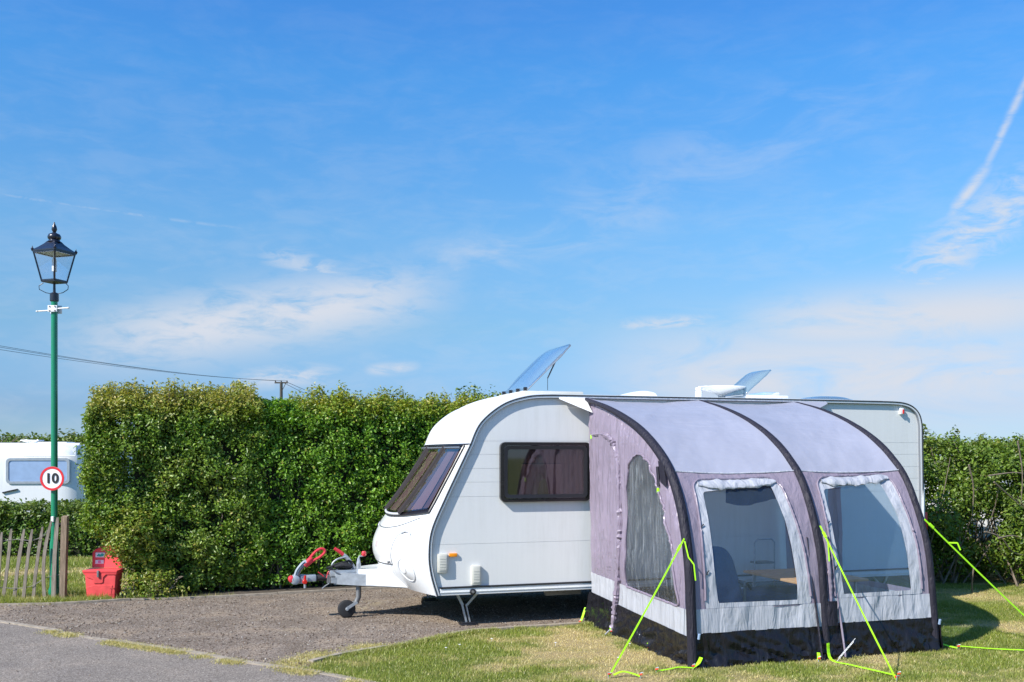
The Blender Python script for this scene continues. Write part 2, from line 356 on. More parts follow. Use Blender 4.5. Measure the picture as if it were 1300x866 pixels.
def _stone(nt, b):
    at = nt.nodes.new('ShaderNodeVertexColor'); at.layer_name = 'tint'; nt.links.new(at.outputs[0], b.inputs['Base Color']); setp(b, Roughness=.85)
M['stone'] = groundmat('loose_stone', _stone)

def fabric(name, c, trans=.25, rough=.5, wr=.5, sc=(3, 3, 9), rot=(.4, .3, .5), fine=.12):
    m, nt, b = newmat(name); v0 = tcoord(nt); setp(b, Roughness=rough)
    n0 = tnoise(nt, v0, 2.2, 5); nt.links.new(ramp(nt, n0, [(.3, tuple(x*.93 for x in c)), (.7, tuple(min(1, x*1.05) for x in c))]), b.inputs['Base Color'])
    setp(b, Sheen_Weight=.1 if c[0] > .1 else 0)
    if c[0] < .1: b.inputs['Specular IOR Level'].default_value = .3
    v = tcoord(nt, sc, rot); n1 = tnoise(nt, v, 1.6, 3, .5, .5); k = bump(nt, None, n1, wr, .045)
    v2 = tcoord(nt, (sc[2], sc[0], sc[1]), (rot[1], -rot[2], rot[0])); k = bump(nt, None, tnoise(nt, v2, 1.4, 3, .5, .4), wr*.28, .02, k)
    n = bump(nt, b, tnoise(nt, v0, 420, 2), fine, .001, k)
    tr = nt.nodes.new('ShaderNodeBsdfTranslucent'); tr.inputs[0].default_value = (*c, 1); nt.links.new(n, tr.inputs['Normal'])
    ms = nt.nodes.new('ShaderNodeMixShader'); ms.inputs[0].default_value = trans
    nt.links.new(b.outputs[0], ms.inputs[1]); nt.links.new(tr.outputs[0], ms.inputs[2]); nt.links.new(ms.outputs[0], nt.nodes['Material Output'].inputs[0]); return m
M['fab_roof'] = fabric('roof_fabric', (.43, .44, .53), .24, .42, .22, (1.6, 6, 6), (0, .35, .75))
M['fab_lilac'] = fabric('lilac_fabric', (.345, .290, .365), .30, .34, .45, (9, 9, 1.2), (.0, .35, 0))
M['fab_lilac_side'] = fabric('lilac_side_fabric', (.375, .31, .40), .32, .28, .9, (11, 11, .7), (.20, 0, 0))
M['fab_grey'] = fabric('silver_grey_fabric', (.50, .51, .555), .15, .30, .75, (6, 6, 1.5), (.1, .9, 0))
M['fab_black'] = fabric('black_mud_fabric', (.012, .012, .016), .0, .26, 1.0, (5, 5, 1.2), (.2, .9, 0))
M['fab_beam'] = fabric('beam_fabric', (.020, .018, .028), .01, .6, .5, (20, 20, 3), (0, 0, 0))
M['fab_navy'] = fabric('navy_fabric', (.03, .045, .12), .1, .6, .4)
M['sheet_in'] = fabric('groundsheet', (.055, .085, .085), 0, .6, .5)

def glassmat(name, tint, milk, milkc, rough=.05, wr=0, sc=(3, 3, 3), rot=(0, 0, 0), refl=1.0, base=.045):
    m, nt, b = newmat(name); N = nt.nodes; L = nt.links; N.remove(b)
    tp = N.new('ShaderNodeBsdfTransparent'); tp.inputs[0].default_value = (*tint, 1)
    gl = N.new('ShaderNodeBsdfGlossy'); gl.inputs['Roughness'].default_value = rough; gl.inputs['Color'].default_value = (refl, refl, refl, 1)
    df = N.new('ShaderNodeBsdfDiffuse'); df.inputs[0].default_value = (*milkc, 1)
    lw = N.new('ShaderNodeLayerWeight'); lw.inputs[0].default_value = .5
    pw = N.new('ShaderNodeMath'); pw.operation = 'POWER'; L.new(lw.outputs['Facing'], pw.inputs[0]); pw.inputs[1].default_value = 4.5
    fr = N.new('ShaderNodeMath'); fr.operation = 'MULTIPLY_ADD'; L.new(pw.outputs[0], fr.inputs[0]); fr.inputs[1].default_value = .9; fr.inputs[2].default_value = base
    if wr:
        v = tcoord(nt, sc, rot); k = bump(nt, None, tnoise(nt, v, 3, 4, .5, .7), wr, .02)
        L.new(k, gl.inputs['Normal']); L.new(k, lw.inputs['Normal'])
        mv = tcoord(nt, (10, 10, .5), rot) if wr > .5 else v
        mk = ramp(nt, tnoise(nt, mv, 5, 4, .62, .5), [(.46, (milk*.35,)*3), (.58, (milk*1.0,)*3), (.68, (min(1, milk*3.2),)*3)] if wr > .5 else [(.2, (milk*.85,)*3), (.8, (milk*1.15,)*3)])  # strongly creased vinyl: pale streaks paint in the light glinting off its folds
    m1 = N.new('ShaderNodeMixShader'); m1.inputs[0].default_value = milk
    if wr: L.new(mk, m1.inputs[0])
    L.new(tp.outputs[0], m1.inputs[1]); L.new(df.outputs[0], m1.inputs[2])
    m2 = N.new('ShaderNodeMixShader'); L.new(fr.outputs[0], m2.inputs[0]); L.new(m1.outputs[0], m2.inputs[1]); L.new(gl.outputs[0], m2.inputs[2])
    L.new(m2.outputs[0], N['Material Output'].inputs[0]); return m
M['vinyl'] = glassmat('clear_vinyl', (.80, .88, .95), .05, (.40, .55, .70), .10, .08, (1.2, 1.2, 3), (0, .4, 0))
M['vinyl_side'] = glassmat('creased_clear_vinyl', (.76, .79, .79), .09, (.62, .66, .68), .08, 1.0, (20, 20, 1.7), (.28, 0, 0))
M['acrylic'] = glassmat('tinted_acrylic', (.58, .51, .51), .02, (.3, .25, .28), .03, base=.11)
M['hatch_clear'] = glassmat('clear_blue_acrylic', (.84, .91, .96), .06, (.5, .6, .72), .05)
M['hatch_smoke'] = glassmat('smoked_clear_acrylic', (.60, .74, .82), .18, (.45, .55, .60), .05)
M['glass'] = glassmat('lantern_glass', (.97, .98, 1), .012, (.7, .8, .9), .03)

# ------------------------------------------------------------------ ground, roads, lawn
def struct(name, mb, mat, **k): return mb.build(name, mat, kind='structure', **k)
ss = lambda x: (lambda t: t*t*(3-2*t))(max(0., min(1., x)))
def gz(X, Y): return -.42*ss((Y-15.5)/8)
xs = [-600, -300, -150, -80, -40, -25]+[x*1.5 for x in range(-12, 13)]+[25, 40, 80, 150, 300, 600]
ys = [-300, -100, -40, -10, 0, 4, 8, 12, 14, 15]+[15.5+.8*i for i in range(12)]+[30, 45, 80, 160, 400, 1200]
g = MB(); vs = [(x, y, gz(x, y)) for x in xs for y in ys]; n_ = len(ys)
g.add(vs, [(i*n_+j, (i+1)*n_+j, (i+1)*n_+j+1, i*n_+j+1) for i in range(len(xs)-1) for j in range(n_-1)])
struct('ground', g, M['field'], smooth=True)
w2 = lambda uv: FR(uv[0], uv[1], 0)[:2]
PAD_E = [(-2.74, -1.33), (-2.55, -1.16), (-2.38, -1.04), (-1.9, -.81), (-1.33, -.42), (-.95, -.24), (-.25, -.20), (.31, -.17), (2.9, -.1), (4.9, .35), (5.3, 1.0)]
ROAD_E = [(-9.5, 5.2), (-7.5, 3.7), (-5.77, 1.92), (-5.2, 1.23), (-4.79, .67), (-4.23, .01), (-3.71, -.55), (-3.25, -1.17), (-2.81, -1.61), (-2.42, -2.16), (-1.6, -3.4), (-.2, -5.6), (.8, -8)]
BACK_E = [(-7.2, 3.35), (-5.98, 3.18), (-5.35, 3.06), (-5.04, 3.08), (-4.46, 3.17), (-3.7, 3.10), (-2.51, 3.14), (-1.34, 3.25), (1, 3.3), (5.2, 3.2)]
def dens(pl, step=.25, amp=.012, seed=0):
    out = []
    for a, b in zip(pl, pl[1:]):
        n = max(1, int(math.hypot(b[0]-a[0], b[1]-a[1])/step))
        for i in range(n):
            t = i/n; p = (a[0]+(b[0]-a[0])*t, a[1]+(b[1]-a[1])*t)
            out.append((p[0]+amp*noise.noise((p[0]*3, p[1]*3, seed)), p[1]+amp*noise.noise((p[0]*3, p[1]*3, seed+9))))
    return out+[pl[-1]]
def inpoly(X, Y, poly):
    X = np.asarray(X); Y = np.asarray(Y); c = np.zeros(X.shape, bool); n = len(poly)
    for i in range(n):
        x1, y1 = poly[i]; x2, y2 = poly[(i+1) % n]
        if y1 == y2: continue
        t = ((y1 > Y) != (y2 > Y)) & (X < (x2-x1)*(Y-y1)/(y2-y1)+x1); c ^= t
    return c
road_poly = [w2(p) for p in ROAD_E]+[(2.5, -12), (-30, -12), (-30, 14)]
# pad: between the road edging, the lawn edging and the back edging
pad_poly = [w2(p) for p in ROAD_E[1:8]]+[w2((-2.78, -1.52))]+[w2(p) for p in PAD_E]+[w2(p) for p in BACK_E[::-1]]
def sheet(name, poly, z, mat):
    bm = bmesh.new(); f = bm.faces.new([bm.verts.new((x, y, z)) for x, y in poly]); bmesh.ops.triangulate(bm, faces=[f])
    me = bpy.data.meshes.new(name); bmesh.ops.recalc_face_normals(bm, faces=bm.faces)
    if sum(f.normal.z for f in bm.faces) < 0: bmesh.ops.reverse_faces(bm, faces=bm.faces)
    bm.to_mesh(me); bm.free(); me.materials.append(mat); o = bpy.data.objects.new(name, me); COL.objects.link(o); return tag(o, kind='structure')
sheet('road', road_poly, .008, M['road'])
sheet('gravel_pad', pad_poly, .012, M['gravel'])
M['soil'] = plain('dark_soil', (.075, .058, .042), .95, 0, .35, 12, .9, 50)
SOIL = [w2(p) for p in [(-4.75, 3.20), (-3.7, 3.13), (-2.51, 3.17), (-1.34, 3.28), (1, 3.33), (2.2, 3.33), (2.2, 4.9), (-4.6, 4.9)]]
sheet('soil_bed', SOIL, .010, M['soil'])
def dry(x, y):
    a = noise.fractal((x*.55, y*.8, 3.1), .8, 2.2, 4)+.5*noise.fractal((x*2.3, y*3.1, 8.1), .8, 2.2, 3)
    d = ss((a+.06)/.75)
    if x > 4.6 and 12.2 < y < 13.4: d = max(d, ss(1-abs(y-12.75)/.5)*ss((9-x)/3)*.9*(.65+.6*noise.noise((x*2, y*3, 0))))
    return max(0., min(1., d))
nx, ny = 200, 170; X0, X1, Y0, Y1 = -11., 11., 4.5, 23.
V = np.zeros(((nx+1)*(ny+1), 3)); T = np.zeros(((nx+1)*(ny+1), 3)); k = 0
for i in range(nx+1):
    for j in range(ny+1):
        x = X0+(X1-X0)*i/nx; y = Y0+(Y1-Y0)*j/ny
        V[k] = (x, y, gz(x, y)+.004); T[k, 1] = dry(x, y); k += 1
I, J = np.meshgrid(np.arange(nx), np.arange(ny), indexing='ij'); a = (I*(ny+1)+J).ravel()
npmesh('lawn', V, np.stack([a, a+ny+1, a+ny+2, a+1], 1), M['lawn'], tint=T, smooth=True, kind='structure')
# edging stones
def edging(name, line, w, h, plen, seed, z0=0., side=0):
    root = bpy.data.objects.new(name, None); COL.objects.link(root); tag(root, kind='structure'); ROOTM[root.name] = Matrix.Identity(4)
    pts = dens(line, .05, .0, seed); cum = [0]
    for a, b in zip(pts, pts[1:]): cum.append(cum[-1]+math.hypot(b[0]-a[0], b[1]-a[1]))
    def at(s):
        s = max(0, min(cum[-1], s)); i = max(0, min(len(pts)-2, next((q for q, c in enumerate(cum) if c > s), len(pts)-1)-1)); t = (s-cum[i])/max(1e-6, cum[i+1]-cum[i])
        a, b = pts[i], pts[i+1]; d = Vector((b[0]-a[0], b[1]-a[1])).normalized(); return Vector((a[0]+(b[0]-a[0])*t, a[1]+(b[1]-a[1])*t)), Vector((-d.y, d.x))
    s = 0; rr = random.Random(seed)
    while s < cum[-1]-.1:
        l = min(plen, cum[-1]-s); dz = rr.uniform(-.004, .006); off = rr.uniform(-.006, .006); m = MB(FR); K = 6; vs = []
        for q in range(K+1):
            p, n = at(s+.006+(l-.012)*q/K); j1 = .006*noise.noise((s*9+q*3, seed, 1)); j2 = .006*noise.noise((s*9+q*3, seed, 5))
            A = p+n*(w/2+off+j1); B = p-n*(w/2-off+j2); zt = z0+h+dz+.003*noise.noise((s*5+q, 2, seed))
            vs += [(A.x, A.y, 0), (A.x, A.y, zt), (B.x, B.y, zt), (B.x, B.y, 0)]
        fs = [(q*4+e, q*4+e+1, q*4+e+5, q*4+e+4) for q in range(K) for e in range(3)]+[(0, 1, 2, 3), (K*4+3, K*4+2, K*4+1, K*4)]
        m.add(vs, fs); m.build('edging_stone', M['concrete'], root); s += l
    return root
edging('road_edging', ROAD_E[1:-1], .070, .017, .91, 1)
edging('lawn_edging', PAD_E[:8], .060, .026, .91, 2)
edging('back_edging', BACK_E[:9], .06, .036, .91, 3)

# grass blades
AW_POLY = [w2(p) for p in [(.36, .1), (.38, -2.56), (3.0, -2.5), (3.1, .1)]]
def rnoise(x, y): return noise.fractal((x*.9, y*1.2, 6.6), .8, 2.1, 4)
def grass(name, n, xr, yr, h, w, label, keep, hk=None):
    x = rng.uniform(*xr, n); y = yr[0]+(yr[1]-yr[0])*rng.random(n)**1.0
    ok = keep(x, y); x = x[ok]; y = y[ok]; n = len(x)
    cell = {}; d = np.empty(n); hh = np.empty(n)
    for i in range(n):
        key = (int(x[i]*12), int(y[i]*12))
        if key not in cell: cell[key] = (dry(x[i], y[i]), rnoise(x[i]*3, y[i]*3))
        d[i], hh[i] = cell[key]
    kp = rng.random(n) > d*.5; x, y, d, hh = x[kp], y[kp], d[kp], hh[kp]; n = len(x)
    H = h*(.55+.9*rng.random(n))*(1-.45*d)*(1+.55*hh)
    if hk is not None: H *= hk(x, y)
    th = rng.uniform(0, 2*np.pi, n); ln = H*rng.uniform(.1, .9, n); W = w*(.6+.8*rng.random(n)); la = rng.uniform(0, 2*np.pi, n)
    z0 = np.array([gz(a_, b_) for a_, b_ in zip(x, y)])+.003 if yr[1] > 15 else np.full(n, .003)
    V = np.empty((n, 3, 3)); cx, sx = np.cos(th)*W, np.sin(th)*W
    V[:, 0] = np.stack([x-cx, y-sx, z0], 1); V[:, 1] = np.stack([x+cx, y+sx, z0], 1); V[:, 2] = np.stack([x+np.cos(la)*ln, y+np.sin(la)*ln, z0+H], 1)
    T = np.zeros((n, 3, 3)); T[:, :, 0] = (rng.random(n)*.75+.25*np.clip(hh+.5, 0, 1))[:, None]; T[:, :, 1] = np.clip((d*1.05+.04)*(.55+.9*rng.random(n))+(rng.random(n) < .07)*.8, 0, 1)[:, None]
    return npmesh(name, V.reshape(-1, 3), np.arange(3*n).reshape(-1, 3), M['grass'], tint=T.reshape(-1, 3), label=label, cat='grass')
rp = inpoly; rd = lambda x, y: ~rp(x, y, road_poly) & ~rp(x, y, pad_poly) & ~rp(x, y, SOIL)
vis = lambda x, y, mrg=1.0: (np.abs(x) < y*.5145+mrg)
grass('near_lawn_grass', 110000, (-3, 6.5), (5.2, 7.5), .022, .0050, 'mown lawn grass between the awning and the photographer', lambda x, y: rd(x, y) & vis(x, y, 2.0))
grass('lawn_grass', 660000, (-3, 8.4), (7.5, 14.2), .024, .0030, 'short mown green and straw lawn grass in front of the awning', lambda x, y: rd(x, y) & vis(x, y) & ~rp(x, y, AW_POLY))
grass('verge_grass', 60000, (-8, -3.6), (12.0, 14.0), .055, .004, 'longer green grass strip along the paling fence foot', lambda x, y: rd(x, y) & vis(x, y), lambda x, y: np.where(y < 13, 1.2, .7))
grass('back_grass', 70000, (-11.5, -3.5), (13.8, 20.5), .05, .006, 'mown grass behind the paling fence', lambda x, y: vis(x, y))
# grass creeping over edging stones
def tufts(line, n, spread, seed, off=0):
    pts = dens(line, .1, 0, seed); r = np.random.default_rng(seed); out = []
    i = r.integers(0, len(pts), n); P = np.array([w2(p) for p in pts])[i]
    msk = np.array([noise.noise((a_*1.3, b_*1.3, seed))+.8*noise.noise((a_*5, b_*5, seed)) > .08 for a_, b_ in P]); P = P[msk]
    return P+r.normal(0, spread, P.shape)
def tuftmesh(name, P, h, label, dryness):
    n = len(P); th = rng.uniform(0, 6.28, n); H = h*(.4+rng.random(n)); W = .0035; la = rng.uniform(0, 6.28, n)
    V = np.empty((n, 3, 3)); x, y = P[:, 0], P[:, 1]
    V[:, 0] = np.stack([x-np.cos(th)*W, y-np.sin(th)*W, np.full(n, .01)], 1); V[:, 1] = np.stack([x+np.cos(th)*W, y+np.sin(th)*W, np.full(n, .01)], 1)
    V[:, 2] = np.stack([x+np.cos(la)*H*.7, y+np.sin(la)*H*.7, .01+H], 1)
    T = np.zeros((n, 3, 3)); T[:, :, 0] = rng.random(n)[:, None]; T[:, :, 1] = np.clip(dryness+rng.normal(0, .25, n), 0, 1)[:, None]
    npmesh(name, V.reshape(-1, 3), np.arange(3*n).reshape(-1, 3), M['grass'], tint=T.reshape(-1, 3), label=label, cat='grass')
tuftmesh('edge_grass', np.vstack([tufts([(p[0]-.06, p[1]-.03) for p in ROAD_E[2:10]], 24000, .055, 4), tufts([(-2.95, -1.35), (-2.6, -1.0), (-2.0, -.72)], 9000, .09, 6)]), .018, 'dry straw grass growing along the road edging', .72)
tuftmesh('kerb_grass', np.vstack([tufts([(p[0], p[1]-.07) for p in PAD_E[:8]], 12000, .035, 5), tufts([(p[0], p[1]+.08) for p in BACK_E[1:5]], 9000, .05, 7)]), .030, 'green grass fringe growing beside the lawn edging', .2)
# loose stones
def stones(name, n, xr, yr, keep, smin, smax, label, pal):
    x = rng.uniform(*xr, n); y = rng.uniform(*yr, n); ok = keep(x, y); x, y = x[ok], y[ok]; n = len(x)
    base = np.array([(1, 0, 0), (0, 1, 0), (-1, 0, 0), (0, -1, 0), (0, 0, .7), (0, 0, -.5)], float)
    s = (smin+(smax-smin)*rng.random(n)**3)[:, None, None]; Vv = base[None]*s*rng.uniform(.6, 1.3, (n, 6, 1))*rng.uniform(.7, 1.3, (n, 1, 3))
    a = rng.uniform(0, 6.28, n); c, s_ = np.cos(a)[:, None], np.sin(a)[:, None]
    Vx = Vv[:, :, 0]*c-Vv[:, :, 1]*s_+x[:, None]; Vy = Vv[:, :, 0]*s_+Vv[:, :, 1]*c+y[:, None]; Vz = Vv[:, :, 2]+.013+s[:, :, 0]*.25
    V = np.stack([Vx, Vy, Vz], 2).reshape(-1, 3)
    f = np.array([(0, 1, 4), (1, 2, 4), (2, 3, 4), (3, 0, 4), (1, 0, 5), (2, 1, 5), (3, 2, 5), (0, 3, 5)]); F = (f[None]+6*np.arange(n)[:, None, None]).reshape(-1, 3)
    pal = np.array(pal); T = np.repeat(pal[rng.integers(0, len(pal), n)]*rng.uniform(.8, 1.2, (n, 1)), 6, 0)
    npmesh(name, V, F, M['stone'], tint=T, label=label, cat='gravel')
PAL = [(0.224, 0.168, 0.125), (0.258, 0.198, 0.146), (0.163, 0.12, 0.086), (0.292, 0.237, 0.181), (0.335, 0.284, 0.224), (0.202, 0.15, 0.116), (0.232, 0.176, 0.133), (0.275, 0.215, 0.163), (0.138, 0.103, 0.077), (0.103, 0.082, 0.069), (0.249, 0.194, 0.15), (0.194, 0.146, 0.112), (0.413, 0.378, 0.335)]
stones('gravel_stones', 52000, (-7, 3), (8.6, 14.2), lambda x, y: rp(x, y, pad_poly) & vis(x, y), .003, .013, 'loose brown and grey stones of the gravel pitch', PAL)
stones('grit', 3500, (-6, 0), (7.6, 11.5), lambda x, y: rp(x, y, road_poly) & vis(x, y), .002, .008, 'scattered grit on the grey asphalt road', PAL)
# ------------------------------------------------------------------ smooth curves
def catmull(P, n):
    out = []; k = len(P)
    for i in range(k-1):
        p0 = P[max(i-1, 0)]; p1 = P[i]; p2 = P[i+1]; p3 = P[min(i+2, k-1)]
        for j in range(n):
            t = j/n; out.append(tuple(.5*((2*b)+(-a+c)*t+(2*a-5*b+4*c-d)*t*t+(-a+3*b-3*c+d)*t**3) for a, b, c, d in zip(p0, p1, p2, p3)))
    return out+[tuple(P[-1])]
def lerp(a, b, t): return a+(b-a)*t
def interp(xs, ys, x):
    if x <= xs[0]: return ys[0]
    for i in range(len(xs)-1):
        if x <= xs[i+1]: return ys[i]+(ys[i+1]-ys[i])*(x-xs[i])/(xs[i+1]-xs[i])
    return ys[-1]

# ------------------------------------------------------------------ THE CARAVAN
WID = 2.2
car = thing('touring_caravan', 'white touring caravan with sloping front window and grey side, awning pitched against it', 'caravan', FR(1.8, 1.1, 0), TH)
FP = catmull([(-1.28, .355, .20), (-1.345, .58, .34), (-1.368, .80, .385), (-1.335, 1.06, .31), (-1.19, 1.39, .19), (-1.05, 1.68, .12), (-.918, 1.95, .07)], 8)
FT = catmull([(-.918, 1.95, .07), (-.80, 2.19, .055), (-.55, 2.39, .05), (-.27, 2.48, .015), (0, 2.50, 0)], 8)
RT = [(u, 2.50, 0) for u in (.6, 1.4, 2.2, 3.0, 3.8)]
RR = catmull([(4.3, 2.498, 0), (4.62, 2.485, .01), (4.80, 2.41, .05), (4.885, 2.26, .08), (4.90, 1.95, .09), (4.91, 1.2, .09), (4.90, .36, .07)], 6)
def shell(p, v, off=0.):
    u, z, b = p; w = (v-1.1)/1.1
    if u > 3.9: k = (1-abs(w)**9)*-1
    else: k = 1-abs(w)**2.15
    cz = .065*(1-w*w)*ss((z-2.2)/.3)
    if off: u += (-off if u < 3.9 else off)*.9; cz += off*.35
    return (u-b*k, v, z+cz)
def vspace(n): return [1.1-1.1*math.cos(math.pi*i/n) for i in range(n+1)]
def shellpart(name, prof, mat, vs=vspace(30), off=0.):
    m = MB(FR); n = len(vs)
    m.add([shell(p, v, off) for p in prof for v in vs], [(i*n+j, (i+1)*n+j, (i+1)*n+j+1, i*n+j+1) for i in range(len(prof)-1) for j in range(n-1)])
    return m.build(name, mat, car, smooth=True)
shellpart('front_panel', FP, M['gloss_white'])
shellpart('roof', FT+RT+RR[:7], M['roof_white'])
rear_p = shellpart('rear_panel', RR[6:], M['gloss_white'])
PROF = FP+FT[1:]+RT+RR           # outline of the side, front foot over the roof to the rear foot
pz = [(p[0], p[1]) for p in PROF]
# side wall: embossed boards, one panel object per band, recessed behind the rail
def clipband(poly, z0, z1):
    def cl(P, f):
        out = []
        for a, b in zip(P, P[1:]+P[:1]):
            fa, fb = f(a), f(b)
            if fa >= 0: out.append(a)
            if (fa >= 0) != (fb >= 0): t = fa/(fa-fb); out.append((lerp(a[0], b[0], t), lerp(a[1], b[1], t)))
        return out
    return cl(cl(poly, lambda p: p[1]-z0), lambda p: z1-p[1])
zs = [.445, .895, 1.40, 1.555, 1.70, 1.852, 1.996, 2.60]
for i in range(len(zs)-1):
    p = clipband(pz, zs[i]+(.0014 if i else 0), zs[i+1]-.0014)
    if len(p) > 2:
        m = MB(FR); m.prism(p, lambda a, b, h: (a, h, b), .029, .040); m.build('side_board', M['side_white'], car)
m = MB(FR); m.prism(pz, lambda a, b, h: (a, h, b), .034, .06); m.prism(pz, lambda a, b, h: (a, h, b), 2.15, 2.19); m.build('side_core', M['side_groove'], car)
# edge rail: bright rail with a black insert line each side
def offpoly(P, d):
    out = []
    for i, p in enumerate(P):
        a = P[max(i-1, 0)]; b = P[min(i+1, len(P)-1)]; dx, dz = b[0]-a[0], b[1]-a[1]; l = math.hypot(dx, dz) or 1
        out.append((p[0]+dz/l*d, p[1]-dx/l*d))
    return out
def ribbon(name, d0, d1, v0, v1, mat, P=pz, vside=1):
    A = offpoly(P, d0); B = offpoly(P, d1); m = MB(FR); n = len(P); vs = []
    for a, b in zip(A, B): vs += [(a[0], v0, a[1]), (b[0], v0, b[1]), (b[0], v1, b[1]), (a[0], v1, a[1])]
    m.add(vs, [(i*4+e, i*4+(e+1) % 4, (i+1)*4+(e+1) % 4, (i+1)*4+e) for i in range(n-1) for e in range(4)]); return m.build(name, mat, car, smooth=True, ang=50)
ribbon('edge_rail', -.012, .026, -.006, .032, M['rail_metal'])
ribbon('rail_insert', -.006, .007, -.011, -.004, M['trim_black'])
ribbon('rail_seal', .026, .033, -.001, .030, M['trim_grey'])
ribbon('far_rail', -.012, .024, 2.17, 2.21, M['rail_metal'])
# skirt and lower rail
m = MB(FR); m.box((-1.245, -.004, .43), (4.86, .03, .446), .003); m.build('side_rail', M['trim_black'], car)
m = MB(FR); m.box((-1.25, .006, .355), (4.87, .04, .428), .006); m.build('side_skirt', M['gloss_white'], car)
m = MB(FR); m.box((-1.25, -.002, .385), (4.87, .01, .392)); m.build('skirt_moulding', M['rail_metal'], car)
m = MB(FR); m.lathe([(.028, -.012), (.034, -.008), (.034, .006)], (-.89, 0, .385), 16, 'y'); f1 = m.build('tow_light_socket', M['trim_black'], car, smooth=True)
m = MB(FR); m.lathe([(.014, -.018), (.016, -.012)], (-.89, 0, .385), 12, 'y'); m.build('socket_cap', M['galv_dark'], f1)
# seam between front window moulding and the roof, little clip
def onshell(z, v, off=0.):
    P = FP+FT[1:]
    for a, b in zip(P, P[1:]):
        if a[1] <= z <= b[1]: t = (z-a[1])/(b[1]-a[1]); return shell(tuple(lerp(x, y, t) for x, y in zip(a, b)), v, off)
    return shell(P[0] if z < P[0][1] else P[-1], v, off)
m = MB(FR); m.tube([onshell(1.962, v, .004) for v in [.0+2.2*i/24 for i in range(25)]], .009, 6); m.build('roof_seam', M['trim_black'], car, smooth=True)
m = MB(FR); m.lathe([(.012, -.012), (.016, -.006), (.016, .006)], (-.915, .005, 1.957), 10, 'y'); m.build('seam_clip', M['galv_dark'], car)
# front window: frame, three panes, dividers, curtains
def zbot(v): w = abs((v-1.1)/.95); return 1.185+.075*w**2
WZT = 1.925
def wgrid(m, v0, v1, off, zb=None, zt=WZT, nu=10, nz=14, inset=0):
    zb = zb or zbot
    m.grid(lambda a, b: onshell(lerp(zb(lerp(v0, v1, a))+inset, zt-inset, b), lerp(v0, v1, a), off), nu, nz)
m = MB(FR); wgrid(m, .13, 2.07, .006, lambda v: zbot(v)-.035, WZT+.018, 26, 14); wf = m.build('front_window', M['frame_dark'], car, smooth=True)
m = MB(FR); edge = [onshell(WZT+.02, v, .018) for v in [.13+1.94*i/24 for i in range(25)]]+[onshell(lerp(WZT+.02, zbot(2.07)-.03, i/14), 2.07, .018) for i in range(15)]
edge += [onshell(zbot(v)-.036, v, .018) for v in [2.07-1.94*i/24 for i in range(25)]]+[onshell(lerp(zbot(.13)-.03, WZT+.02, i/14), .13, .018) for i in range(15)]
m.tube(edge, .010, 6, closed=True); m.build('frame', M['trim_black'], wf, smooth=True)
for (a, b) in ((.16, .66), (.72, 1.50), (1.56, 2.04)):
    m = MB(FR); wgrid(m, a, b, .034, None, WZT-.004, 12, 14); m.build('pane', M['acrylic'], wf, smooth=True)
    m = MB(FR); zt = WZT-.05
    def cf(s, t, a=a, b=b):
        v = lerp(a+.02, b-.02, s); p = onshell(lerp(zbot(v)+.02, zt, t), v, .018+.005*math.sin(s*(b-a)*95)); return p
    # curtain gathered at each side of the pane, paler blind between
    wdt = b-a
    for c0, c1, mt, nm in ((0, .22, 'curtain', 'curtain'), (.26, .74, 'blind', 'blind'), (.78, 1, 'curtain', 'curtain')):
        q = MB(FR); q.grid(lambda s, t: cf(lerp(c0, c1, s), t), 16, 8); q.build(nm, M[mt], wf, smooth=True)
for v in (.69, 1.53):
    m = MB(FR); m.tube([onshell(lerp(zbot(v)-.02, WZT, i/14), v, .026) for i in range(15)], .036, 8); m.build('window_divider', M['divider'], wf, smooth=True)
    m = MB(FR); m.tube([onshell(lerp(zbot(v), WZT-.03, i/14), v-.018, .045) for i in range(15)], .004, 6); m.build('divider_strip', M['divider'], wf, smooth=True)
m = MB(FR); m.tube([onshell(WZT-.012, v, .040) for v in [.16+1.88*i/24 for i in range(25)]], .012, 6); m.build('hinge_rail', M['trim_grey'], wf, smooth=True)
m = MB(FR); m.tube([onshell(zbot(v)-.018, v, .030) for v in [.7+.8*i/12 for i in range(13)]], .014, 6); m.build('lower_lip', M['rail_metal'], wf, smooth=True)
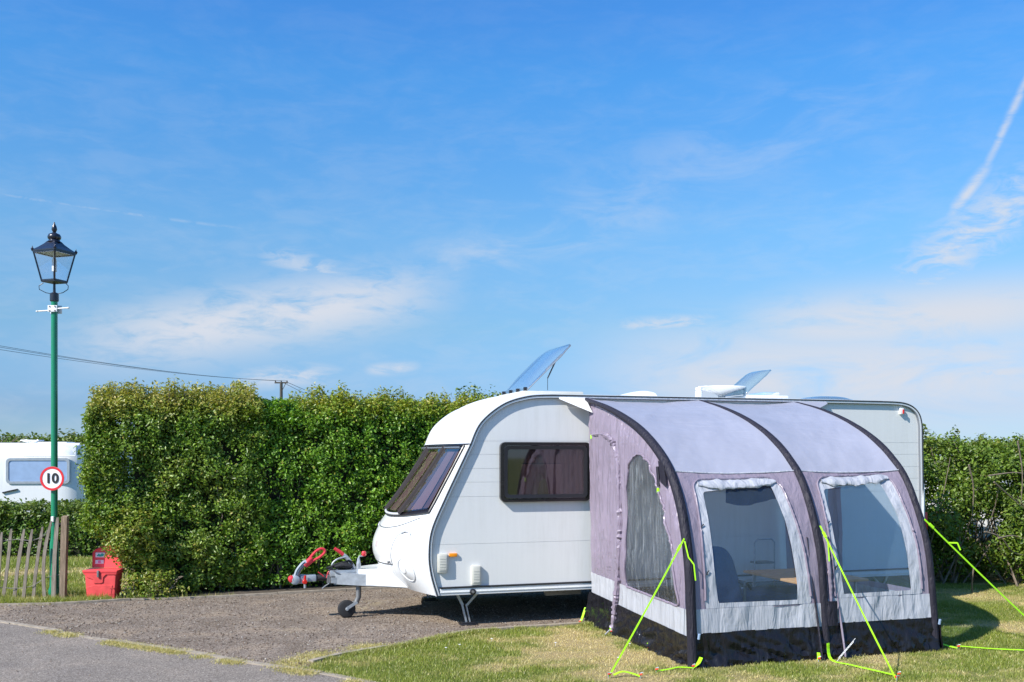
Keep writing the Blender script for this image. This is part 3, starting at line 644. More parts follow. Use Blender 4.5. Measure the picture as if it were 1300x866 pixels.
# front locker lid seams, handle, lamp housings
def seam(pts, r=.004, mat='trim_grey', name='lid_seam'):
    q = MB(FR); q.tube([onshell(z, v, .001) for v, z in catmull(pts, 6)], r, 5); q.build(name, M[mat], car, smooth=True)
seam([(.58, .64), (.55, .8), (.52, .92), (.47, .98), (.38, 1.0)]); seam([(1.62, .64), (1.65, .8), (1.68, .92), (1.73, .98), (1.82, 1.0)])
seam([(.58, .64), (1.1, .62), (1.62, .64)], .006, 'trim_black')
seam([(.24, 1.17), (.6, 1.06), (1.1, 1.02), (1.6, 1.06), (1.96, 1.17)], .006)
for v in (.36, 1.84):
    m = MB(FR); m.tube([onshell(z, v+dv, .016) for dv, z in ((-.10, .985), (-.06, 1.015), (0, 1.02), (.07, .995))], [.008, .014, .014, .008], 8); m.build('grab_handle', M['rail_metal'], car, smooth=True)
    s = 1 if v < 1.1 else -1
    lamp = MB(FR); c = (v-.02*s, .60)
    lamp.grid(lambda a, b: onshell(c[1]+.115*b*math.sin(a*2*math.pi)*(1.05), c[0]+.115*b*math.cos(a*2*math.pi), .045*(1-b**2.2)+.002), 28, 6); lo = lamp.build('front_lamp_housing', M['gloss_white'], car, smooth=True)
    q = MB(FR); q.grid(lambda a, b: onshell(c[1]+.05*b*math.sin(a*2*math.pi), c[0]+.045*b*math.cos(a*2*math.pi), .05), 18, 3); q.build('lens', M['sign_white'], lo, smooth=True)
    q = MB(FR); q.tube([onshell(c[1]+.122*math.sin(a), c[0]+.122*math.cos(a), .006) for a in [2*math.pi*i/28 for i in range(28)]], .006, 5, closed=True); q.build('lamp_rim', M['rail_metal'], lo, smooth=True)
m = MB(FR)
for dv in (-.02, .035): m.add([onshell(z, 1.0+dv+q, .003) for z, q in ((.80, 0), (.80, .008), (.87, .028), (.87, .020))], [(0, 1, 2, 3)])
m.build('red_badge', M['red_lens'], car)
m = MB(FR); m.lathe([(.012, -.02), (.016, 0)], onshell(.66, .62, .01), 8, 'x'); m.build('locker_lock', M['galv_dark'], car)
# side window
sw = None
def rrect(x0, z0, x1, z1, r, n=5):
    out = []
    for cx, cz, a0 in ((x1-r, z1-r, 0), (x0+r, z1-r, 90), (x0+r, z0+r, 180), (x1-r, z0+r, 270)):
        for i in range(n+1): a = R(a0+90*i/n); out.append((cx+r*math.cos(a), cz+r*math.sin(a)))
    return out
def ringsolid(m, outer, inner, v0, v1, vi=None):
    n = len(outer); vi = v1 if vi is None else vi
    vs = [(a, v0, b) for a, b in outer]+[(a, v1, b) for a, b in outer]+[(a, vi, b) for a, b in inner]+[(a, v0, b) for a, b in inner]
    fs = []
    for i in range(n):
        j = (i+1) % n
        for k in range(4): k2 = (k+1) % 4; fs.append((k*n+i, k*n+j, k2*n+j, k2*n+i))
    return m.add(vs, fs)
W0, W1, Z0, Z1 = -.585, .455, 1.338, 1.985
m = MB(FR); ringsolid(m, rrect(W0, Z0, W1, Z1, .055), rrect(W0+.035, Z0+.035, W1-.035, Z1-.035, .045), .03, -.022); sw = m.build('side_window', M['frame_dark'], car, smooth=True, ang=35)
m = MB(FR); ringsolid(m, rrect(W0+.04, Z0+.04, W1-.04, Z1-.04, .045), rrect(W0+.078, Z0+.078, W1-.078, Z1-.078, .03), .02, -.030, -.026); m.build('frame', M['trim_black'], sw, smooth=True, ang=35)
m = MB(FR); m.prism(rrect(W0+.03, Z0+.03, W1-.03, Z1-.03, .045), lambda a, b, h: (a, h, b), -.012, -.018); m.build('pane', M['acrylic'], sw)
m = MB(FR); m.prism(rrect(W0+.03, Z0+.03, W1-.03, Z1-.03, .045), lambda a, b, h: (a, h, b), .026, .022); m.build('backing', M['dark_in'], sw)
m = MB(FR); m.grid(lambda a, b: (lerp(-.34, .36, a), .010, lerp(1.42, 1.745, b)), 4, 4); m.build('blind', M['blind'], sw)
m = MB(FR); m.grid(lambda a, b: (lerp(-.34, .40, a), .012-.005*math.sin(a*60+b*2), lerp(1.76, 1.90, b)), 60, 4); m.build('curtain', M['curtain'], sw, smooth=True)
m = MB(FR); m.grid(lambda a, b: (lerp(.12, .40, a)+.05*(1-b)*a, .004-.006*math.sin(a*34), lerp(1.42, 1.90, b)), 50, 4); m.build('curtain', M['curtain'], sw, smooth=True)
for (px_, pz_) in ((.37, 1.86), (.37, 1.44), (-.50, 1.44)):
    m = MB(FR); m.box((px_-.02, -.008, pz_-.015), (px_+.02, .006, pz_+.02), .006); m.build('catch', M['trim_black'], sw)
# service hatches, marker light, rear marker
def hatch(u0, z0, u1, z1, name):
    m = MB(FR); m.box((u0, -.012, z0), (u1, .03, z1), .012); o = m.build(name, M['cream'], car, smooth=True, ang=30)
    m = MB(FR); m.box((u0+.012, -.017, z0+.02), (u1-.012, -.006, z1-.012), .006); m.build('cover', M['cream'], o, smooth=True, ang=30)
    for i in range(5): q = MB(FR); z = z0+.035+i*.028; q.box((u0+.02, -.0195, z), (u1-.02, -.015, z+.006)); q.build('vent_slat', M['cream'], o)
hatch(-1.275, .60, -1.165, .80, 'flue_cover'); hatch(-.905, .455, -.80, .665, 'socket_cover')
m = MB(FR); m.box((-1.145, .004, .765), (-1.06, .03, .802), .006); m.build('side_marker', M['orange_lens'], car, smooth=True)
m = MB(FR); m.box((4.575, -.008, 2.345), (4.625, .03, 2.425), .01); mk = m.build('rear_marker', M['sign_white'], car, smooth=True)
m = MB(FR); m.box((4.602, -.022, 2.352), (4.620, -.006, 2.405), .005); m.build('red_lens', M['red_lens'], mk)
m = MB(FR); m.tube([shell((4.90, z, .09), .02+.0*z) for z in (1.55, 1.45, 1.30, .95, .55)], [.012, .03, .035, .035, .02], 8); m.build('rear_corner_moulding', M['gloss_white'], car, smooth=True)
m = MB(FR); m.box((4.93, .03, .78), (5.01, .20, 1.13), .01); m.build('tail_light', M['red_lens'], car, smooth=True)
m = MB(FR); m.box((4.95, .25, 1.35), (4.998, 1.95, 1.95), .02); rw = m.build('rear_window', M['frame_dark'], car, smooth=True)
m = MB(FR); m.box((4.90, .1, .36), (5.06, 2.1, .50), .03); m.build('bumper', M['gloss_white'], car, smooth=True)
# underside, chassis, wheels, steadies
m = MB(FR); m.box((-1.2, .05, .36), (4.85, 2.15, .40)); m.build('floor', M['under_dark'], car)
m = MB(FR)
m.box((-1.0, .55, .27), (4.4, .59, .36)); m.box((-1.0, 1.6, .27), (4.4, 1.64, .36)); m.box((1.9, .3, .22), (1.98, 1.9, .3)); m.build('chassis_rail', M['under_dark'], car)
m = MB(FR); m.prism([(-.55, .352), (.28, .352), (.28, .30), (.02, .30)], lambda a, b, h: (a, h, b), .45, .49); m.build('chassis_plate', M['chassis_beige'], car)
m = MB(FR); m.prism([(.03, .352), (.50, .352), (.50, .25), (.07, .25)], lambda a, b, h: (a, h, b), .38, .42); pl = m.build('axle_bracket', M['chassis_beige'], car)
for i in range(4): q = MB(FR); q.lathe([(.009, -.006), (.009, .004)], (.12+.09*i, .378, .305), 8, 'y'); q.build('bolt', M['rubber'], pl)
for v in (.12, 1.9):
    m = MB(FR); m.lathe([(.18, 0), (.30, .0), (.325, .03), (.325, .16), (.30, .19), (.18, .19)], (1.95, v, .325), 28, 'y'); wh = m.build('wheel', M['rubber'], car, smooth=True)
    q = MB(FR); q.lathe([(.05, -.01), (.10, -.004), (.185, .012)], (1.95, v, .325), 20, 'y'); q.build('rim', M['galv'], wh, smooth=True)
def steady(u, v, s):
    # hinged corner leg: inverted V of links down to a flat foot
    m = MB(FR); m.bar((u-.10*s, v, .352), (u-.035*s, v, .225), .012, .028); m.bar((u+.13*s, v, .352), (u+.01*s, v, .225), .012, .026); o = m.build('corner_steady', M['galv'], car)
    q = MB(FR); q.bar((u-.045*s, v-.012, .235), (u+.005*s, v-.012, .03), .016, .020, (1, 0, 0)); q.bar((u+.0*s, v-.010, .235), (u+.045*s, v-.010, .035), .014, .014, (1, 0, 0)); q.build('leg', M['galv'], o)
    q = MB(FR); q.box((u-.07, v-.07, .012), (u+.12, v+.06, .030), .006); q.box((u-.05, v-.05, .03), (u+.10, v+.04, .045), .006); q.build('foot', M['trim_black'], o, smooth=True)
steady(-.93, .14, 1); steady(-.93, 2.0, 1); steady(4.4, .14, -1); steady(4.4, 2.0, -1)
# A-frame fairing, tongue, coupling, handbrake, jockey wheel
m = MB(FR)
T0 = [(-1.98, .86, 1.34), (-1.55, .62, 1.58), (-1.25, .45, 1.75)]
vs = []
for u, a, b in [(-1.96, .93, 1.27), (-1.80, .84, 1.36), (-1.55, .70, 1.50), (-1.25, .5, 1.7)]:
    t = (u+1.96)/.71; zt = .555+.015*t; zb = .385-.02*t
    vs += [(u, a, zb), (u, a, zt-.03), (u, a+.03, zt), (u, b-.03, zt), (u, b, zt-.03), (u, b, zb)]
m.add(vs, [(i*6+e, (i+1)*6+e, (i+1)*6+(e+1) % 6, i*6+(e+1) % 6) for i in range(3) for e in range(6)]+[(0, 1, 2, 3, 4, 5), (23, 22, 21, 20, 19, 18)]); m.build('hitch_fairing', M['gloss_white'], car, smooth=True, ang=35)
c = 1.1
m = MB(FR)
for s in (-1, 1): m.bar((-2.22, c+.05*s, .455), (-1.0, c+.55*s, .40), .045, .13)
m.build('drawbar', M['galv'], car)
m = MB(FR); m.box((-2.27, c-.075, .475), (-1.96, c+.075, .545), .006); m.build('tongue_top', M['galv'], car, smooth=True, ang=30)
m = MB(FR); m.prism([(-2.26, .405), (-1.90, .385), (-1.88, .465), (-2.26, .468)], lambda a, b, h: (a, h, b), c-.085, c+.085); m.build('tongue_lower', M['galv'], car)
m = MB(FR); m.box((-2.30, c-.06, .40), (-2.262, c+.06, .49), .004); m.build('end_plate', M['galv_dark'], car)
m = MB(FR); m.box((-2.255, c-.078, .464), (-1.93, c+.078, .478)); m.build('tongue_joint', M['trim_black'], car)
m = MB(FR); m.lathe([(.032, 0), (.038, .03), (.032, .06), (.039, .09), (.032, .12), (.036, .15), (.03, .17)], (-2.42, c, .462), 14, 'x'); m.build('drawbar_gaiter', M['rubber'], car, smooth=True)
m = MB(FR); m.box((-2.56, c-.045, .425), (-2.42, c+.045, .50), .012); m.lathe([(.045, 0), (.05, .03), (.045, .08), (.025, .10)], (-2.57, c, .405), 14); st = m.build('coupling_head', M['cast_grey'], car, smooth=True, ang=35)
m = MB(FR); m.lathe([(.036, -.06), (.052, -.05), (.052, .05), (.036, .06)], (-2.655, c-.02, .452), 18, 'y'); m.build('stabiliser_hub', M['cast_grey'], st, smooth=True, ang=35)
m = MB(FR); m.lathe([(.022, -.060), (.038, -.05), (.038, .04), (.025, .05)], (-2.690, c-.02, .460), 16, 'y'); m.build('red_cap', M['red_plastic'], st, smooth=True, ang=35)
m = MB(FR); m.lathe([(.02, -.02), (.028, -.012), (.028, .012), (.02, .02)], (-2.55, c-.07, .43), 12, 'y'); m.tube([(-2.55, c-.07, .43), (-2.545, c-.07, .50)], .013, 8); m.build('indicator_knob', M['red_lens'], st, smooth=True)
m = MB(FR); m.tube([(-2.55, c-.07, .41), (-2.548, c-.07, .36)], .014, 8); m.build('indicator_pin', M['galv'], st, smooth=True)
# stabiliser lever: grey cranked arm and red loop handle
arm = catmull([(-2.645, .47), (-2.62, .55), (-2.56, .625), (-2.525, .645)], 5)
m = MB(FR); m.tube([(u, c-.03, z) for u, z in arm], [.030]*len(arm), 8); m.build('coupling_lever', M['cast_grey'], st, smooth=True)
for dz in (.014, -.012): q = MB(FR); q.tube([(u+dz, c-.061, z-dz*.5) for u, z in arm[:-2]], .0035, 5); q.build('lever_groove', M['trim_black'], st)
loop = [(-2.535, .625), (-2.48, .70), (-2.42, .765), (-2.36, .79), (-2.325, .77), (-2.335, .735), (-2.39, .69), (-2.46, .655), (-2.52, .605)]
m = MB(FR); lp = catmull([(a, b) for a, b in loop], 4); m.tube([(u, c-.03, z) for u, z in lp], .0155, 8)
m.tube([(-2.55, c-.03, .605), (-2.50, c-.03, .66), (-2.465, c-.03, .69)], [.036, .030, .018], 10); m.build('lever_grip', M['red_plastic'], st, smooth=True)
# handbrake
hb = catmull([(-1.985, .545), (-2.02, .61), (-2.07, .675), (-2.11, .71)], 5)
m = MB(FR); m.tube([(u, c+.02, z) for u, z in hb], .022, 8); h = m.build('handbrake', M['cast_grey'], car, smooth=True)
m = MB(FR); m.tube([(-2.10, c+.02, .70), (-2.15, c+.02, .745), (-2.21, c+.02, .785)], [.020, .022, .018], 8); m.build('grip', M['red_plastic'], h, smooth=True)
m = MB(FR); m.tube([(u, c-.04, z) for u, z in catmull([(-2.25, .56), (-2.24, .62), (-2.18, .67), (-2.09, .69)], 6)], .010, 7); m.build('breakaway_hoop', M['galv'], car, smooth=True)
m = MB(FR)
for k in range(3): m.tube([(-2.22+.06*k+.03*math.cos(a)*3, c-.05+.02*k, .575+.012*k+.02*math.sin(a*2)+.03*math.sin(a)) for a in [i*.5 for i in range(13)]], .013, 7)
m.tube([(-2.22, c-.06, .585), (-2.14, c-.06, .60), (-2.06, c-.05, .585), (-2.03, c-.05, .58)], [.012, .028, .028, .02], 8); m.build('electrical_plug_lead', M['rubber'], car, smooth=True)
m = MB(FR); m.tube([(u, c-.095, z) for u, z in catmull([(-2.24, .55), (-2.15, .50), (-2.02, .478), (-1.93, .50), (-1.86, .56)], 6)], .009, 6); m.build('jumper_cable', M['trim_grey'], car, smooth=True)
m = MB(FR)
for k in range(3): m.tube([(u+.02*k, c-.03+.03*k, z-.02*k) for u, z in catmull([(-2.40, .53), (-2.36, .50), (-2.31, .46), (-2.29, .52), (-2.26, .55)], 5)], .006, 5)
m.build('breakaway_cable', M['red_plastic'], car, smooth=True)
m = MB(FR); m.tube([(-2.28, c-.06, .40), (-2.33, c-.06, .37), (-2.36, c-.07, .345)], .006, 5); m.build('chain_end', M['galv'], car)
# jockey wheel
m = MB(FR); m.tube([(-1.955, c-.10, .39), (-1.955, c-.10, .62)], .026, 12); m.tube([(-1.955, c-.10, .62), (-1.955, c-.10, .68)], [.024, .012], 10); jk = m.build('jockey_wheel', M['galv'], car, smooth=True, ang=35)
m = MB(FR); m.tube([(-1.955, c-.10, .40), (-1.955, c-.10, .24), (-1.975, c-.10, .195), (-1.985, c-.10, .17)], .030, 10); m.build('stem', M['galv_dark'], jk, smooth=True)
m = MB(FR)
for s in (-.045, .045): m.bar((-1.975, c-.10+s, .19), (-2.10, c-.10+s, .115), .008, .032)
m.build('fork', M['galv'], jk)
m = MB(FR); m.lathe([(.03, -.032), (.075, -.034), (.092, -.028), (.100, -.014), (.100, .014), (.092, .028), (.075, .034), (.03, .032)], (-2.09, c-.10, .112), 24, 'y'); m.build('tyre', M['rubber'], jk, smooth=True)
m = MB(FR); m.lathe([(.014, -.058), (.018, -.05), (.018, .05)], (-2.09, c-.10, .112), 10, 'y'); m.build('axle_bolt', M['galv'], jk)
m = MB(FR); m.tube([(-1.955, c-.10, .675), (-1.945, c-.10, .70), (-1.90, c-.10, .702)], .009, 7); m.build('crank', M['galv'], jk, smooth=True)
m = MB(FR); m.lathe([(.018, 0), (.026, .01), (.026, .045), (.018, .055)], (-1.895, c-.10, .70), 12); m.build('crank_knob', M['red_plastic'], jk, smooth=True)
# roof: front hatch standing open
def roofz(v): w = (v-1.1)/1.1; return 2.5+.065*(1-w*w)
m = MB(FR); m.box((-.12, .60, 2.53), (.62, 1.6, 2.585), .015); rh = m.build('roof_hatch', M['cream'], car, smooth=True, ang=30, label='large clear blue roof hatch standing open')
hd = Vector((.62, 0, .60)).normalized(); nrm = Vector((-hd.z, 0, hd.x))
def hp(a, b, off=0.):       # a along hinge 0..1, b up the pane 0..1 -> point, domed with rounded far corners
    v = lerp(.63, 1.57, a); L_ = .80*b; dome = .055*(1-(2*a-1)**4)*(1-(2*b-1)**4)
    p = Vector((-.07, v, 2.60))+hd*L_+nrm*(dome+off); return tuple(p)
def rc(a, b):
    # round the corners at the free edge
    k = ss((b-.70)/.30); aa = (2*a-1)*(1-.06*k*k); return (aa+1)/2, b-.05*abs(2*a-1)**6*b
m = MB(FR); m.grid(lambda a, b: hp(*rc(a, b)), 20, 16); m.build('pane', M['hatch_clear'], rh, smooth=True, solid=.008)
m = MB(FR); edge = [hp(*rc(0, i/12), -.006) for i in range(13)]+[hp(*rc(i/14, 1), -.006) for i in range(1, 14)]+[hp(*rc(1, 1-i/12), -.006) for i in range(13)]
m.tube(edge, .007, 5); m.build('pane_rim', M['trim_grey'], rh, smooth=True)
m = MB(FR); m.tube([hp(.04, .42, -.02), hp(.04, .76, -.02)], .016, 6); m.build('stay_bracket', M['trim_grey'], rh)
m = MB(FR); m.tube([hp(.05, .66, -.02), (.20, .68, 2.74)], .008, 6); m.tube([(.20, .68, 2.74), (.20, .68, 2.60)], .0035, 5); m.build('stay_arm', M['trim_black'], rh)
for a in (.05, .35, .65, .95):
    q = MB(FR); q.box((-.095, lerp(.63, 1.57, a)-.02, 2.575), (-.055, lerp(.63, 1.57, a)+.02, 2.63), .006); q.build('hinge', M['trim_black'], rh)
m = MB(FR); m.grid(lambda a, b: (1.22+.47*a, .85+.5*b, 2.565+.095*(1-(2*a-1.25)**2*.64 if a > .2 else 1-.46)*(1-(2*b-1)**4)*(.25+.75*a)), 14, 10); m.build('roof_vent_cowl', M['antenna_white'], car, smooth=True)
# round aerial on its post
m = MB(FR); m.lathe([(.03, 2.555), (.045, 2.57), (.045, 2.60), (.10, 2.63), (.20, 2.665), (.30, 2.695), (.315, 2.705), (.30, 2.715), (.1, 2.725)], (2.72, 1.1, 0), 32); an = m.build('dish_aerial', M['antenna_white'], car, smooth=True, ang=50)
m = MB(FR); m.lathe([(.055, 2.55), (.05, 2.58), (.035, 2.615)], (2.72, 1.1, 0), 14); m.build('aerial_foot', M['rubber'], an, smooth=True)
m = MB(FR); m.lathe([(.045, 2.55), (.045, 2.64), (.035, 2.66), (.045, 2.67), (.045, 2.69)], (2.34, 1.0, 0), 14); m.build('cable_gland', M['antenna_white'], an, smooth=True)
m = MB(FR); m.tube([(2.34, 1.0, 2.70), (2.46, 1.02, 2.71)], .012, 6); m.tube([(3.02, 1.05, 2.72), (3.02, 1.05, 2.56)], .014, 6); m.build('aerial_stay', M['antenna_white'], an, smooth=True)
# second hatch
m = MB(FR); m.box((2.92, .78, 2.53), (3.5, 1.42, 2.60), .015); r2 = m.build('roof_hatch', M['antenna_white'], car, smooth=True, ang=30, label='smaller clear roof hatch standing open behind the round aerial')
hd2 = Vector((.45, 0, .36)).normalized(); n2_ = Vector((-hd2.z, 0, hd2.x))
m = MB(FR)
def hp2(a, b):
    A, B = rc(a, b); v = lerp(.82, 1.38, A); p = Vector((2.90, v, 2.61))+hd2*.52*B+n2_*.06*(1-(2*A-1)**4)*(1-(2*B-1)**4); return tuple(p)
m.grid(hp2, 16, 12); m.build('pane', M['hatch_smoke'], r2, smooth=True, solid=.006)
m = MB(FR); m.box((3.22, .9, 2.60), (3.45, 1.3, 2.65), .02); m.build('hatch_motor_cover', M['antenna_white'], r2, smooth=True)
m = MB(FR); m.grid(lambda a, b: (3.90+.66*a, .8+.6*b, 2.55+.065*(1-(2*a-1)**4)*(1-(2*b-1)**4)), 14, 12); m.build('dome_rooflight', M['hatch_smoke'], car, smooth=True, solid=.006)
# ------------------------------------------------------------------ THE AWNING
aw = thing('inflatable_awning', 'lilac and grey porch awning with three dark inflatable beams pitched against the caravan', 'awning', FR(1.75, -1.2, 0), TH)
AP = catmull([(-.005, 2.475), (-.185, 2.443), (-.6, 2.36), (-1.026, 2.249), (-1.42, 2.115), (-1.751, 1.955), (-2.0, 1.79), (-2.17, 1.62), (-2.33, 1.346), (-2.45, .95), (-2.50, .5), (-2.53, 0)], 10)
AC = [0]
for a, b in zip(AP, AP[1:]): AC.append(AC[-1]+math.hypot(b[0]-a[0], b[1]-a[1]))
AL = AC[-1]
UL, UM, UR = .39, 1.80, 3.06
SEAMZ = 1.70
def tz(z):
    for i in range(len(AP)-1):
        if AP[i][1] >= z >= AP[i+1][1]: return (AC[i]+(AC[i+1]-AC[i])*(AP[i][1]-z)/(AP[i][1]-AP[i+1][1]+1e-9))/AL
    return 1. if z < 0 else 0.
def apt(t):
    s = t*AL; i = max(0, min(len(AP)-2, next((q for q, c_ in enumerate(AC) if c_ > s), len(AC)-1)-1)); k = (s-AC[i])/max(1e-6, AC[i+1]-AC[i])
    a, b = AP[i], AP[i+1]; d = Vector((b[0]-a[0], b[1]-a[1])).normalized(); return lerp(a[0], b[0], k), lerp(a[1], b[1], k), (d.y, -d.x)   # v, z, outward normal (v,z)
def warp(u, z):
    k = interp([0, 1.0, 1.4, 1.8, 2.15, 2.46], [-.12, -.15, -.18, -.17, -.12, 0], z); return u+k*(u-UL)/(UR-UL)
def unwarp(u, z):
    k = interp([0, 1.0, 1.4, 1.8, 2.15, 2.46], [-.12, -.15, -.18, -.17, -.12, 0], z)/(UR-UL); return (u+k*UL)/(1+k)
def wrk(u, t, amp, s=0):
    z = t*3.2
    w = noise.noise((u*2.2+z*1.3, z*1.5-u*.8, s))*.9+noise.noise((u*7+z*6, z*2.4-u*1.0, s+4))*.5+noise.noise((u*19+z*11, z*7-u*4, s+9))*.22
    return w*amp
def aws(u, t, off=0., amp=.010, sag=True, s=0):
    v, z, (nv, nz_) = apt(t)
    a, b = (UL, UM) if u < UM else (UM, UR); x = max(0, min(1, (u-a)/(b-a)))
    sg = -4*x*(1-x)*(.045 if z > SEAMZ else .028) if sag else 0
    d = sg+off+wrk(u, t, amp, s)*min(1, 6*x*(1-x)+.15)
    return (warp(u, z), v+nv*(-d)*-1 if False else v-(-nv)*d, z+nz_*d)
# check the sign of the normal: outward must have v negative on the front wall
_nv = apt(.8)[2]
SG = 1 if _nv[0] < 0 else -1
def aws(u, t, off=0., amp=.010, sag=True, s=0):
    v, z, (nv, nz_) = apt(t); nv *= SG; nz_ *= SG
    a, b = (UL, UM) if u < UM else (UM, UR); x = max(0, min(1, (u-a)/(b-a)))
    zz = ss((z-1.5)/.3); sg = -4*x*(1-x)*lerp(.022, .040, zz) if sag else 0
    d = sg+off+wrk(u, t, amp, s)*min(1, 6*x*(1-x)+.15)
    return (warp(u, z), v+nv*d, z+nz_*d)
def awp(u, z, off=0., amp=.010, s=0): return aws(u, tz(z), off, amp, True, s)
BAYS = [(UL, UM), (UM, UR)]
tS = tz(SEAMZ)
for bi, (a, b) in enumerate(BAYS):
    m = MB(FR); m.grid(lambda s, t: aws(lerp(a, b, s), t*tS, 0, .011, True, 3+bi*7), 60, 60); m.build('roof_panel', M['fab_roof'], aw, smooth=True)
    m = MB(FR); m.tube([aws(lerp(a+.03, b-.03, i/20), tS, .004, .008, True, 3+bi*7) for i in range(21)], .008, 5); m.build('roof_seam', M['fab_grey'], aw, smooth=True)
# windows: outer edge of the reveal, edge of the clear pane, both in (u, z)
def roundpoly(P, r0=.06, n=4, zsq=None):
    out = []; k = len(P)
    for i in range(k):
        a, b, c_ = Vector(P[i-1]), Vector(P[i]), Vector(P[(i+1) % k]); r = .004 if zsq and b.y < zsq else r0; e1 = (a-b); e2 = (c_-b); q = min(r, e1.length*.4, e2.length*.4)
        p, s_ = b+e1.normalized()*q, b+e2.normalized()*q
        for j in range(n+1): t = j/n; out.append(tuple((1-t)**2*p+2*t*(1-t)*b+t*t*s_))
    return out
def radial(poly, c_, n):
    out = []; k = len(poly)
    for i in range(n):
        a = 2*math.pi*i/n; d = (math.cos(a), math.sin(a)); best = None
        for j in range(k):
            p, q = poly[j], poly[(j+1) % k]; ex, ey = q[0]-p[0], q[1]-p[1]; den = d[0]*ey-d[1]*ex
            if abs(den) < 1e-9: continue
            t = ((p[0]-c_[0])*ey-(p[1]-c_[1])*ex)/den; w = ((p[0]-c_[0])*d[1]-(p[1]-c_[1])*d[0])/den
            if t > 0 and -1e-6 <= w <= 1+1e-6 and (best is None or t > best): best = t
        out.append((c_[0]+d[0]*best, c_[1]+d[1]*best))
    return out
def ringpatch(m, A, B, f, k=6):
    n = len(A); vs = [f(lerp(A[i][0], B[i][0], j/k), lerp(A[i][1], B[i][1], j/k)) for j in range(k+1) for i in range(n)]
    return m.add(vs, [(j*n+i, j*n+(i+1) % n, (j+1)*n+(i+1) % n, (j+1)*n+i) for j in range(k) for i in range(n)])
def fanpatch(m, A, c_, f, k=12):
    n = len(A); vs = [f(*c_)]+[f(lerp(c_[0], A[i][0], j/k), lerp(c_[1], A[i][1], j/k)) for j in range(1, k+1) for i in range(n)]
    fs = [(0, 1+i, 1+(i+1) % n) for i in range(n)]+[(1+(j-1)*n+i, 1+(j-1)*n+(i+1) % n, 1+j*n+(i+1) % n, 1+j*n+i) for j in range(1, k) for i in range(n)]
    return m.add(vs, fs)
uw = lambda P: [(unwarp(u, z), z) for u, z in P]
WINS = [dict(out=[(.56, 1.58), (.64, 1.635), (1.38, 1.655), (1.47, 1.58), (1.52, 1.25), (1.565, .9), (1.60, .507), (.53, .507), (.53, 1.0)], inn=[(.64, 1.52), (1.36, 1.59), (1.41, 1.29), (1.44, .91), (1.47, .545), (.66, .55), (.63, .86), (.63, 1.2)]),
        dict(out=[(1.86, 1.585), (1.95, 1.65), (2.64, 1.68), (2.72, 1.62), (2.755, 1.3), (2.80, .9), (2.81, .542), (1.85, .542), (1.84, 1.0)], inn=[(1.91, 1.53), (2.58, 1.60), (2.645, 1.3), (2.67, .95), (2.69, .58), (1.95, .575), (1.90, 1.05)])]
GB = [(.295, .505), (.315, .54)]      # grey band z range per bay
